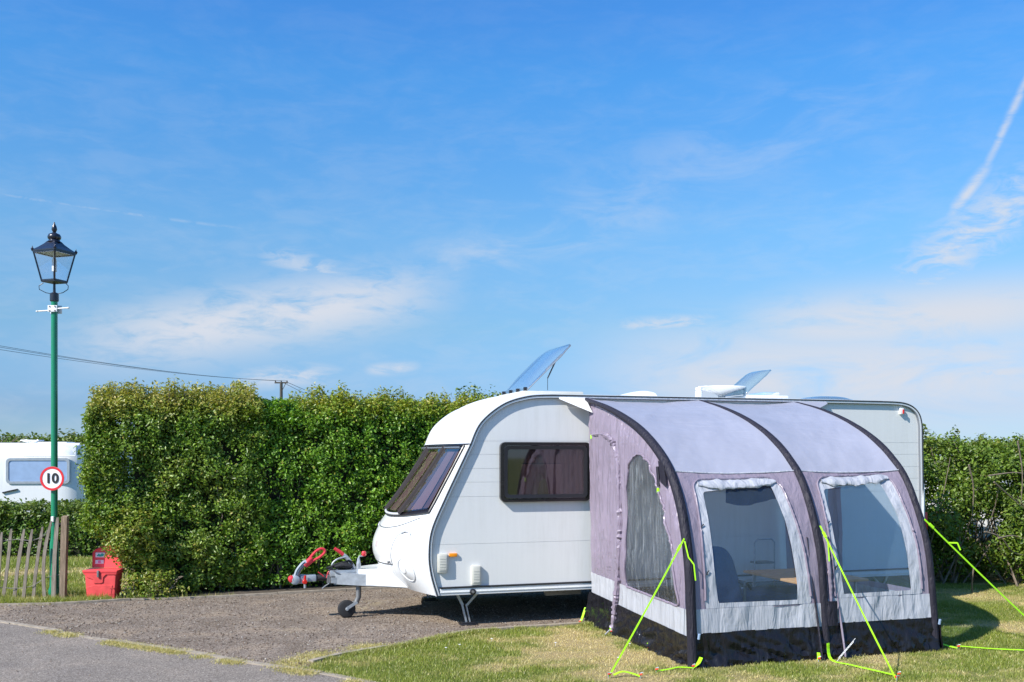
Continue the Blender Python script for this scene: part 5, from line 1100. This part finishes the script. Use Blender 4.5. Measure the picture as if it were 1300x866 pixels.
m.add(vs, [(i*4+e, i*4+(e+1) % 4, (i+1)*4+(e+1) % 4, (i+1)*4+e) for i in range(8) for e in range(4)]+[(0, 3, 2, 1), (32, 33, 34, 35)]); m.build('post', M['post_wood'], fr_)
for pts in ([(-60, 690), (-20, 688), (0, 687), (20, 685), (40, 686), (55, 680), (66, 667), (82, 665)], [(-60, 752), (-20, 749), (0, 746), (20, 747), (40, 744), (60, 733), (82, 729)]):
    for s in (-1, 1):
        P = catmull(pts, 6); q = MB(); q.tube([(lambda p: (p[0], PY+s*.016*math.cos(i*.8), p[2]+.003*s*math.sin(i*.8)))(px2(x, y)) for i, (x, y) in enumerate(P)], .0028, 5); q.build('wire', M['fence_wire'], fr_, smooth=True)

# ------------------------------------------------------------------ red grit bin with its back panel
bn = thing('grit_bin', 'red plastic bin with raised back panel tucked under the hedge', 'bin', (-5.16, 12.85, 0), R(0))
bx = lambda x: -5.16+x; by = lambda y: 12.66+y
m = MB(); w0, w1 = .2, .235
pts = [(-w0, 0), (-w0-.002, .02), (-w1, .385)]
def tap(z0, z1, g0, g1, d0, d1, e0, e1): # tapered box (half widths g, front y d, back y e)
    return [(bx(-g0), by(d0), z0), (bx(g0), by(d0), z0), (bx(g0), by(e0), z0), (bx(-g0), by(e0), z0), (bx(-g1), by(d1), z1), (bx(g1), by(d1), z1), (bx(g1), by(e1), z1), (bx(-g1), by(e1), z1)]
BF = [(0,3,2,1),(4,5,6,7),(0,1,5,4),(1,2,6,5),(2,3,7,6),(3,0,4,7)]
def bevobj(name, parts, mat, parent, bev=.012):
    bm = bmesh.new()
    for vs in parts:
        V_ = [bm.verts.new(v) for v in vs]
        for f in BF: bm.faces.new([V_[i] for i in f])
    bmesh.ops.bevel(bm, geom=list(bm.edges), offset=bev, segments=2, affect='EDGES', profile=.6); bm.verts.index_update()
    q = MB(); q.add([tuple(v.co) for v in bm.verts], [[v.index for v in f.verts] for f in bm.faces]); bm.free(); return q.build(name, mat, parent, smooth=True, ang=30)
body = bevobj('body', [tap(.01, .37, .205, .228, .02, 0, .36, .40)], M['bin_red'], bn, .02)
bevobj('rim', [tap(.365, .395, .238, .246, -.015, -.022, .41, .42), tap(.395, .430, .250, .256, -.03, -.035, .42, .43)], M['bin_lid'], bn, .008)
# recessed front: raised shield and foot step mouldings
m = MB(); 
def onf(x, z): return (bx(x), by(lerp(.03, 0, (z-.01)/.37))-.001, z)
def pad(poly, d, name, mat, parent):
    q = MB(); n = len(poly); fr1 = [onf(x, z) for x, z in poly]; cen = (sum(p[0] for p in poly)/n, sum(p[1] for p in poly)/n)
    out = [(p[0], p[1]-d, p[2]) for p in [onf(lerp(cen[0], x, .93), lerp(cen[1], z, .93)) for x, z in poly]]
    q.add(fr1+out, [tuple(range(n, 2*n))]+[(i, (i+1) % n, n+(i+1) % n, n+i) for i in range(n)]); q.build(name, mat, parent)
pad([(-.235, .375), (.10, .375), (.055, .33), (.045, .25), (.01, .235), (-.09, .235), (-.11, .30), (-.20, .33)], .022, 'shield_moulding', M['bin_red'], body)
pad([(-.19, .03), (.16, .03), (.19, .21), (.10, .215), (-.12, .205), (-.20, .18)], .014, 'step_moulding', M['bin_red'], body)
m = MB(); m.box((bx(-.035), by(-.06), .33), (bx(-.005), by(-.03), .43), .006); m.build('latch', M['galv_dark'], bn, smooth=True)
# open back panel
m = MB(); P = [(-.20, .44), (-.20, .66), (-.17, .70), (-.08, .745), (.02, .76), (.15, .745), (.21, .70), (.23, .44)]
m.prism(P, lambda a, b, h: (bx(a), by(.36+h+.10*(b-.44)), b), -.02, .03); bk = m.build('back_panel', M['bin_lid'], bn)
m = MB(); m.tube([(bx(a), by(.335+.10*(b-.44)), b) for a, b in P], .012, 6); m.build('panel_rib', M['bin_red'], bn, smooth=True)
fp_ = lambda a, b, h=0: (bx(a), by(.335+.10*(b-.44)-h), b)
def flat(name, poly, mat, h): q = MB(); q.prism(poly, lambda a, b, hh: fp_(a, b, h+hh), 0, .0015); return q.build(name, mat, bk)
flat('sticker', [(-.165, .595), (-.02, .595), (-.02, .665), (-.165, .665)], M['sign_white'], .001)
flat('green_emblem', [(-.15, .615), (-.12, .65), (-.095, .635), (-.07, .655), (-.035, .64), (-.05, .612), (-.10, .605)], M['sticker_green'], .004)
flat('sticker', [(-.165, .50), (-.04, .50), (-.04, .555), (-.165, .555)], M['sign_white'], .001)
bn.location = (-5.25, 12.80, 0); bn.scale = (.87, .58, .87)
flat('pink_print', [(-.125, .507), (-.085, .507), (-.085, .548), (-.125, .548)], M['sticker_pink'], .004)

# ------------------------------------------------------------------ distant caravan (rear towards us)
dz = -.42
dc = thing('distant_caravan', 'white caravan parked far off behind the low hedge, rear window covered', 'caravan', (-12.0, 25.2, dz), R(8))
DY = 24.6
cc, cs = math.cos(R(7)), math.sin(R(7))
DF = lambda u, v, z: (-10.79+cc*u-cs*v, 24.6+cs*u+cc*v, z)   # u along the rear, 0 at its right corner
m = MB(DF); prof = [(0, .0), (.0, 1.3), (.03, 1.75), (.10, 2.05), (.22, 2.14)]
m.grid(lambda s, t: (lerp(-2.25, 0, s), interp([0, .5, .75, .9, 1], [0, .0, .03, .10, .30], t)+.10*abs(2*s-1)**8, interp([0, .5, .75, .9, 1], [.30+dz, 1.15, 1.72, 2.05, 2.13], t)), 24, 24); m.build('rear_panel', M['gloss_white'], dc, smooth=True)
m = MB(DF); m.box((-2.2, .12, .3+dz), (-.01, 5.6, 2.09), .07); m.build('body', M['roof_white'], dc, smooth=True)
m = MB(DF); ringsolid(m, [(a, b) for a, b in rrect(-1.62, 1.12, -.13, 1.75, .10)], rrect(-1.56, 1.18, -.19, 1.69, .07), .02, -.03); wdo = m.build('rear_window', M['cast_grey'], dc, smooth=True)
m = MB(DF); m.prism(rrect(-1.58, 1.16, -.17, 1.71, .08), lambda a, b, h: (a, h, b), .0, -.015); m.build('pane', M['silver_sheet'], wdo)
m = MB(DF); m.box((-1.2, .0, 1.79), (.02, -.05, 1.82), .01); m.build('spoiler', M['roof_white'], dc)
for v0 in (.7, 2.4, 3.9):
    m = MB(DF); m.box((-.02, v0, 1.15), (.012, v0+1.0, 1.72), .02); m.build('side_window', M['frame_dark'], dc, smooth=True)
m = MB(DF); m.box((-1.35, .8, 2.09), (-.45, 1.5, 2.16), .02); m.tube([(-1.3, .7, 2.12), (-1.1, .7, 2.2)], .02, 6); m.lathe([(.02, 2.10), (.05, 2.12), (.28, 2.19), (.27, 2.21)], (-1.35, 1.0, 0), 16); m.build('roof_vent', M['antenna_white'], dc, smooth=True)
m = MB(DF); m.prism([(-1.7, .92), (-1.35, 1.0), (-1.35, .97), (-1.7, .89)], lambda a, b, h: (a, h, b), -.04, 0); m.build('grab_handle', M['trim_black'], dc)
for v0 in (2.4,): m = MB(DF); m.lathe([(.3, 0), (.3, .18)], (-.2, v0, .3+dz), 18, 'x'); m.build('wheel', M['rubber'], dc)
# caravan glimpsed through the right hand bushes
hc = thing('hidden_caravan', 'white caravan glimpsed through the gap in the right hand bushes', 'caravan', (9.0, 17.2, -.1), 0)
m = MB(); m.box((6.9, 16.6, .35), (12.5, 18.8, 1.35), .08); m.build('body', M['roof_white'], hc, smooth=True)
m = MB(); m.box((8.6, 16.57, .75), (9.5, 16.61, 1.15), .02); m.build('window', M['frame_dark'], hc)
m = MB(); m.box((7.1, 16.57, .42), (12.3, 16.6, .46)); m.build('skirt_line', M['trim_grey'], hc)

# ------------------------------------------------------------------ telegraph pole and wires
TX, TY = (357-650)/1264*95, 95
def tp(x, y, Y): return ((x-650)/1264*Y, Y, EYE-(y-576)/1264*Y)
tpz = tp(357, 485.5, TY)[2]
tl = thing('telegraph_pole', 'far wooden pole with cross arm rising behind the hedge', 'utility pole', (TX, TY, 0))
m = MB(); m.lathe([(.19, 0), (.14, tpz)], (TX, TY, 0), 10); m.build('pole', M['pole_wood'], tl, smooth=True)
m = MB(); m.box((TX-.62, TY-.06, tpz-.10), (TX+.62, TY+.06, tpz+.04)); m.build('cross_arm', M['pole_wood'], tl)
for dx in (-.55, 0, .55): q = MB(); q.lathe([(.05, 0), (.07, .06), (.04, .14)], (TX+dx, TY, tpz+.04), 8); q.build('insulator', M['wire'], tl)
q = MB(); q.bar((TX+.05, TY-.08, tpz-.9), (TX+.45, TY-.08, tpz-.1), .05, .05); q.build('brace', M['pole_wood'], tl)
for i, (dx, y0) in enumerate(((-.55, 441.5), (0, 445), (.55, 450.5))):
    A = Vector((TX+dx, TY, tpz+.16)); B = Vector(tp(-200, y0-40, 42)); q = MB()
    q.tube([tuple(A.lerp(B, t)-Vector((0, 0, .5*4*t*(1-t)))) for t in [k/24 for k in range(25)]], .011, 4)
    o = q.build('overhead_wire', M['wire'], None); tag(o, ['uppermost overhead wire left of the far pole', 'middle overhead wire left of the far pole', 'lowest overhead wire left of the far pole'][i], 'wire', 'overhead wires from the far pole')
for i, (dx, e) in enumerate(((.1, (420, 506)), (.55, (440, 502)))):
    A = Vector((TX+dx, TY, tpz+.02)); B = Vector(tp(e[0]+80, e[1]+26, 150)); q = MB(); q.tube([tuple(A.lerp(B, t)-Vector((0, 0, .8*4*t*(1-t)))) for t in [k/12 for k in range(13)]], .022, 4)
    tag(q.build('overhead_wire', M['wire'], None), ['lower overhead wire dropping right of the far pole', 'upper overhead wire dropping right of the far pole'][i], 'wire', 'overhead wires from the far pole')

# ------------------------------------------------------------------ hedges
def leaves(C, D, size, n_per, spread, mat, parent, bronze, base=.5, name='foliage', droop=.25, seed=1):
    """C (k,3) shoot centres, D (k,3) outward directions; n_per leaves round each; bronze (k,)"""
    r = np.random.default_rng(seed); k = len(C); idx = np.repeat(np.arange(k), n_per); n = len(idx)
    off = r.normal(0, 1, (n, 3)); off /= np.linalg.norm(off, axis=1)[:, None]; off *= (r.random(n)**.45*spread)[:, None]
    P = C[idx]+off+D[idx]*(spread*.3)
    nr = D[idx]*.75+r.normal(0, .62, (n, 3))+np.array([0, 0, .30]); nr /= np.linalg.norm(nr, axis=1)[:, None]
    a = r.normal(0, 1, (n, 3)); a[:, 2] -= droop; t = a-nr*np.sum(a*nr, 1)[:, None]; t /= np.linalg.norm(t, axis=1)[:, None]; bt_ = np.cross(nr, t)
    s = size*(.6+.75*r.random(n))[:, None]; w = s*.62
    fold = nr*s*.16
    V = np.empty((n, 6, 3)); V[:, 0] = P-t*s; V[:, 1] = P-t*s*.25+bt_*w*.85+fold; V[:, 2] = P+t*s*.45+bt_*w*.62+fold; V[:, 3] = P+t*s*1.05; V[:, 4] = P+t*s*.45-bt_*w*.62+fold; V[:, 5] = P-t*s*.25-bt_*w*.85+fold
    F = np.array([(0, 1, 2, 3), (0, 3, 4, 5)])[None]+6*np.arange(n)[:, None, None]
    T = np.zeros((n, 6, 3)); shade = np.clip(base+r.normal(0, .24, n)+(r.random(k)[idx]-.5)*.5, 0, 1); T[:, :, 0] = shade[:, None]
    T[:, :, 1] = np.clip(bronze[idx]*(.5+r.random(n))+(r.random(n) < .03)*.6, 0, 1)[:, None]
    return npmesh(name, V.reshape(-1, 3), F.reshape(-1, 4), mat, parent, tint=T.reshape(-1, 3))
def fbm(p, s=1., seed=0): return noise.fractal((p[0]*s+seed, p[1]*s, p[2]*s), .9, 2.1, 3)
def hedge(label, box, fr, n, size, mat, topb, seed, n_per=9, spread=.085, faces='flt', under=.0, group=None, sprigs=60, core=.24, bot=.08, bronze_all=0., rag=.16, cut=None, bx_=None):
    u0, u1, v0, v1, h = box; root = thing('hedge', label, 'hedge', fr((u0+u1)/2, (v0+v1)/2, 0), 0, group); r = np.random.default_rng(seed)
    Lu, Lv = u1-u0, v1-v0; areas = {'f': Lu*h, 'l': Lv*h, 't': Lu*Lv, 'r': Lv*h, 'b': Lu*h}; tot = sum(areas[f] for f in faces); C = []; Dd = []; Br = []
    nF = lambda p: .5
    for f in faces:
        for _ in range(int(n*areas[f]/tot)):
            a, b = r.random(), r.random(); dep = abs(r.normal(0, .085))
            if f == 'f': p = [u0+Lu*a, v0+dep, bot+(h-bot)*b]; d = (0, -1, .25)
            elif f == 'b': p = [u0+Lu*a, v1-dep, bot+(h-bot)*b]; d = (0, 1, .25)
            elif f == 'l': p = [u0+dep, v0+Lv*a, bot+(h-bot)*b]; d = (-1, 0, .25)
            elif f == 'r': p = [u1-dep, v0+Lv*a, bot+(h-bot)*b]; d = (1, 0, .25)
            else: p = [u0+Lu*a, v0+Lv*b, h-dep]; d = (0, 0, 1)
            w = fbm(p, 1.1, seed)*rag+fbm(p, 3.6, seed+3)*.10; 
            g_ = fbm(p, 2.6, seed+11)
            if f != 't' and fbm(p, 7.5, seed+17) < -.17 and p[2] < h-.25: dep_ = .24
            else: dep_ = 0
            w -= dep_
            if f != 't' and g_ < -.20 and r.random() < .85 and p[2] < h-.55 and (p[0] < u1-.25 or 'r' in faces): continue
            if cut and cut(fr(*p)): continue          # sparse hollows
            q = [p[i]+d[i]*w for i in range(3)]
            # rounded shoulders
            ez = max(0, (p[2]-(h-.35))/.35); el_ = max(0, 1-(p[0]-u0)/.35)
            if f == 'f': q[1] += .16*ez**2+.12*el_**2
            if f == 'l': q[0] += .16*ez**2+(.30*ss((.95-p[2])/.6) if under else 0)*under
            if f == 't': q[2] -= .12*max(0, 1-(p[1]-v0)/.3)**2+.14*el_**2
            if f == 'f': q[1] += .10*ss((.5-p[2])/.5)
            if under and f == 'f' and p[0] < u0+.5 and p[2] < .80-.5*ss((p[0]-u0-.25)/.25): continue
            if under and f == 'l' and p[2] < .8: continue
            C.append(fr(*q)); dd = Vector(fr(*(q[i]+d[i] for i in range(3))))-Vector(fr(*q)); Dd.append(dd.normalized())
            tb = ss((q[2]-(h-.32))/.34)*topb*(.4+.9*r.random())*(1 if bx_ is None else ss((p[0]-bx_)/.3)); Br.append(min(1, tb+bronze_all*max(0, g_+.3)*1.4))
    # sprigs standing up from the top
    tw = MB()
    for _ in range(sprigs):
        u = u0+.05+(Lu-.1)*r.random(); v = v0+.1+(min(Lv, 1.2)-.15)*r.random(); L_ = (.06+.24*r.random()**2)*(1 if bx_ is None or u > bx_ else .3); lean = r.normal(0, .22, 2)
        z = h+fbm([u, v, h], 1.1, seed)*rag-.06
        for k in range(int(3+L_*26)):
            t = k/(3+L_*26); C.append(fr(u+lean[0]*L_*t, v+lean[1]*L_*t, z+.05+L_*t)); Dd.append((0, 0, 1)); Br.append(min(1, topb*(.7+.4*r.random())*(1.3 if bx_ is None or u > bx_ else .1)))
        tw.tube([fr(u, v, z-.25), fr(u+lean[0]*L_*1., v+lean[1]*L_, z+.05+L_)], [.004, .002], 4, cap=False)
    nc = len(C); leaves(np.array(C), np.array([tuple(x) for x in Dd]), size, n_per, spread, mat, root, np.array(Br), seed=seed)
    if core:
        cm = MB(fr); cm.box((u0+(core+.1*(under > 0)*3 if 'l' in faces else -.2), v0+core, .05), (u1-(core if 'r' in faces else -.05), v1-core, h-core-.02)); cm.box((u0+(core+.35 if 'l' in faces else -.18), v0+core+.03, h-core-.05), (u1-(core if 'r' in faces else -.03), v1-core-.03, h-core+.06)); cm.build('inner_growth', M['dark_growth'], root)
    for _ in range(int(Lu*9)):      # stems and bare twigs near the face
        u = u0+.5*(under > 0)+.1+(Lu-.2)*r.random(); v = v0+.20+.25*r.random(); pts = [(u, v, 0)]; hh = h*(.3+.5*r.random())
        for k in range(5): pts.append((pts[-1][0]+r.normal(0, .07), pts[-1][1]+r.normal(0, .04), pts[-1][2]+hh/5))
        tw.tube([fr(*p) for p in pts], [.018, .015, .012, .009, .006, .004], 5, cap=False)
    tw.build('stems', M['twig'], root, kind='stuff'); return root
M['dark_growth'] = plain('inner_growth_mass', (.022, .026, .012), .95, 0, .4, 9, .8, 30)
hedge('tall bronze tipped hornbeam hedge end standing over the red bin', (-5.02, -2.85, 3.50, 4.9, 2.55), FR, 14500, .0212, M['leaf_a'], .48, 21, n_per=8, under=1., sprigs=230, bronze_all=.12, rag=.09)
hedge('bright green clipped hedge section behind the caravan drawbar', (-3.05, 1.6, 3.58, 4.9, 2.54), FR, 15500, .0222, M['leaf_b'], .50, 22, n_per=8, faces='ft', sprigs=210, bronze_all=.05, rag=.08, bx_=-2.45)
# low shoots at the foot of the hedge beside the bin
def bush(name, label, cen, rad, n, size, mat, seed, bronze=.1, n_per=8, spread=.07, cat='shrub', stems=8, zmin=.02, cut=None, group=None, hol=-.22):
    r = np.random.default_rng(seed); root = thing(name, label, cat, (cen[0], cen[1], 0), 0, group); C = []; Dd = []; Br = []
    for _ in range(n):
        d = r.normal(0, 1, 3); d /= np.linalg.norm(d); k = r.random()**.38
        lump = 1+.32*noise.noise((d[0]*1.7+seed, d[1]*1.7, d[2]*1.7))+.22*noise.noise((d[0]*4+seed, d[1]*4, d[2]*4)); p = np.array(cen)+d*np.array(rad)*k*lump
        if p[2] < zmin or (cut and cut(p)): continue
        if noise.noise((p[0]*1.9+seed, p[1]*1.9, p[2]*1.9)) < hol: continue
        if p[2] > 2.02+.25*noise.noise((p[0]*2, p[1]*2, 0)): continue
        C.append(p); Dd.append(d*.8+np.array((0, 0, .3))); Br.append(bronze*r.random())
    leaves(np.array(C), np.array(Dd), size, n_per, spread, mat, root, np.array(Br), seed=seed)
    tw = MB()
    for _ in range(stems):
        a = r.uniform(0, 6.28); e = np.array(cen)+np.array([math.cos(a), math.sin(a), r.uniform(-.2, .9)])*np.array(rad)*r.uniform(.6, 1.02); b = np.array((cen[0]+r.normal(0, rad[0]*.25), cen[1]+r.normal(0, rad[1]*.25), 0))
        mid = (b+e)/2+r.normal(0, .12, 3)*rad[2]+np.array([0, 0, .12*rad[2]]); P = catmull([tuple(b), tuple(mid), tuple(e)], 4); tw.tube(P, [lerp(.016, .004, i/(len(P)-1)) for i in range(len(P))], 5, cap=False)
    tw.build('stems', M['twig'], root, kind='stuff', smooth=True); return root
bush('low_shrub', 'low yellow green shoots spilling beside the red bin foot', (-4.62, 12.78, .12), (.42, .22, .26), 260, .020, M['leaf_a'], 31, .5, 9)
bush('hedge_shoots', 'leafy hedge shoots hanging over the back panel of the red bin', (-4.90, 12.80, .80), (.34, .26, .36), 420, .021, M['leaf_a'], 33, .45, 9, stems=0, zmin=.40, hol=-.5)
# right hand bushes: loose wild growth, gap to the caravan behind
gapc = Vector((1253-650, 1264, 576-672)).normalized()
def gap(p):
    q = Vector(p)-Vector((0, 0, EYE)); t = q.dot(gapc); return (q-gapc*t).length < .21*t/14*(1+.9*noise.noise((p[0]*5, p[1]*2, p[2]*5)))
RB = [((6.25, 14.5, 1.15), (.95, .95, 1.15)), ((7.35, 14.2, 1.1), (1.0, .9, 1.2)), ((8.5, 14.1, 1.1), (1.1, 1.0, 1.15)), ((5.6, 15.2, 1.1), (.8, .8, 1.2)), ((6.9, 15.3, 1.0), (1.2, .7, 1.35)), ((7.9, 13.55, .55), (.75, .5, .65)), ((9.6, 14.4, 1.1), (1.1, 1.0, 1.2))]
LB = ['dark leafy bush just right of the caravan rear', 'loose green bush with bare arching twigs at the right', 'dense bush at the right edge of the photo', 'shaded bush mostly hidden behind the caravan rear', 'tall bush at the back of the right hand thicket', 'low bright bush in front of the right hand thicket', 'bush beyond the right edge of the photo']
for i, ((c0, r0), lb) in enumerate(zip(RB, LB)):
    bush('bush', lb, c0, r0, [3000, 3000, 2800, 1500, 2200, 1000, 1200][i], .026, M['leaf_c'] if i != 5 else M['leaf_b'], 40+i, .12, 8, .11, 'bush', 14, .03, gap, 'bushes at the right of the pitch', [-.02, -.10, -.10, -.05, -.1, -.15, -.2][i])
hedge('clipped green hedge top behind the right hand bushes', (5.7, 11.5, 14.6, 15.6, 2.0), ID, 5600, .026, M['leaf_c'], .25, 51, n_per=9, faces='ft', core=0, sprigs=25, rag=.10, cut=gap)
tw = thing('bare_twigs', 'pale bare twigs arching out of the right hand bushes', 'twigs', (7.4, 13.4, 0))
for pts in ([(1262, 612), (1280, 628), (1300, 645)], [(1250, 675), (1270, 682), (1285, 700), (1300, 705)], [(1268, 683), (1285, 680), (1300, 684)], [(1255, 604), (1290, 600), (1310, 606)], [(1230, 590), (1236, 620), (1234, 660)], [(1292, 560), (1298, 600), (1296, 640)], [(1236, 722), (1234, 745), (1237, 768)]):
    q = MB(); P = catmull([tp(x, y, 13.15+.1*k) for k, (x, y) in enumerate(pts)], 6); q.tube(P, [lerp(.012, .005, i/(len(P)-1)) for i in range(len(P))], 5); q.build('twig', M['twig'], tw, smooth=True)
# low hedge far left, hedges behind it
hedge('low dark hedge across the back of the left lawn', (-17, -7.0, 19.9, 20.9, 1.06), lambda x, y, z: (x, y, z-.28), 5200, .034, M['leaf_far'], .3, 61, n_per=8, spread=.12, faces='ft', sprigs=10, core=.2, rag=.10)
hedge('long far hedge behind the distant caravan', (-42, -14, 40, 42, 2.75), lambda x, y, z: (x, y, z-.42), 5200, .075, M['leaf_far'], .35, 62, n_per=8, spread=.28, faces='ft', sprigs=20, core=.3, rag=.25)
def tree(label, x, y, z0, h, cr, n, size, seed, cat='tree'):
    t = thing('tree', label, cat, (x, y, z0)); r = np.random.default_rng(seed); q = MB(); q.tube([(x, y, z0), (x+.05, y, z0+h*.3), (x-.04, y, z0+h*.6), (x, y, z0+h*.9)], [.14, .10, .07, .02], 8); q.build('trunk', M['twig'], t, smooth=True)
    q = MB(); C = []; Dd = []
    for k in range(34):
        a = r.uniform(0, 6.28); zz = z0+h*(.3+.6*r.random()); L_ = cr*(1-.55*(zz-z0)/h)*(.6+.5*r.random()); e = (x+math.cos(a)*L_, y+math.sin(a)*L_, min(z0+h, zz+L_*.9))
        q.tube([(x, y, zz), ((x+e[0])/2, (y+e[1])/2, (zz+e[2])/2+.05), e], [.03, .02, .008], 5, cap=False)
        for j in range(n//34): tt = .35+.7*r.random(); C.append((lerp(x, e[0], tt)+r.normal(0, .09), lerp(y, e[1], tt)+r.normal(0, .09), lerp(zz, e[2], tt)+r.normal(0, .09))); Dd.append((math.cos(a)*.4, math.sin(a)*.4, .8))
    q.build('limbs', M['twig'], t, kind='stuff', smooth=True); leaves(np.array(C), np.array(Dd), size, 7, .16, M['leaf_far'], t, np.full(len(C), .15), name='crown', seed=seed); return t
tree('leafy tree top poking above the hedge near the open roof hatch', -.55, 21.5, -.42, 3.55, 1.0, 900, .035, 71)
tree('small bare looking tree at the far left above the white caravan', -17.6, 34, -.42, 2.9, 1.5, 60, .03, 72)
# few plants: weeds and daisies in the lawn
for i, (x, y) in enumerate([(-.62, 9.35), (-.50, 9.5), (.42, 9.6), (.95, 8.9), (-.2, 9.8), (1.13, 9.55)]):
    q = MB(); q.tube([(x, y, 0), (x, y, .035)], .0015, 4); q.lathe([(.003, .036), (.013, .040), (.002, .043)], (x, y, 0), 8); o = q.build('daisy', M['sign_white'], None)
    tag(o, ['white daisy left of a close pair near the gravel edge', 'white daisy right of a close pair near the gravel edge', 'white daisy nearest the ruffled zip of the awning', 'white daisy nearest the leftmost guy rope', 'white daisy closest to the steady leg of the caravan', 'white daisy halfway along the left awning skirt'][i], 'flower', 'daisies in the lawn')
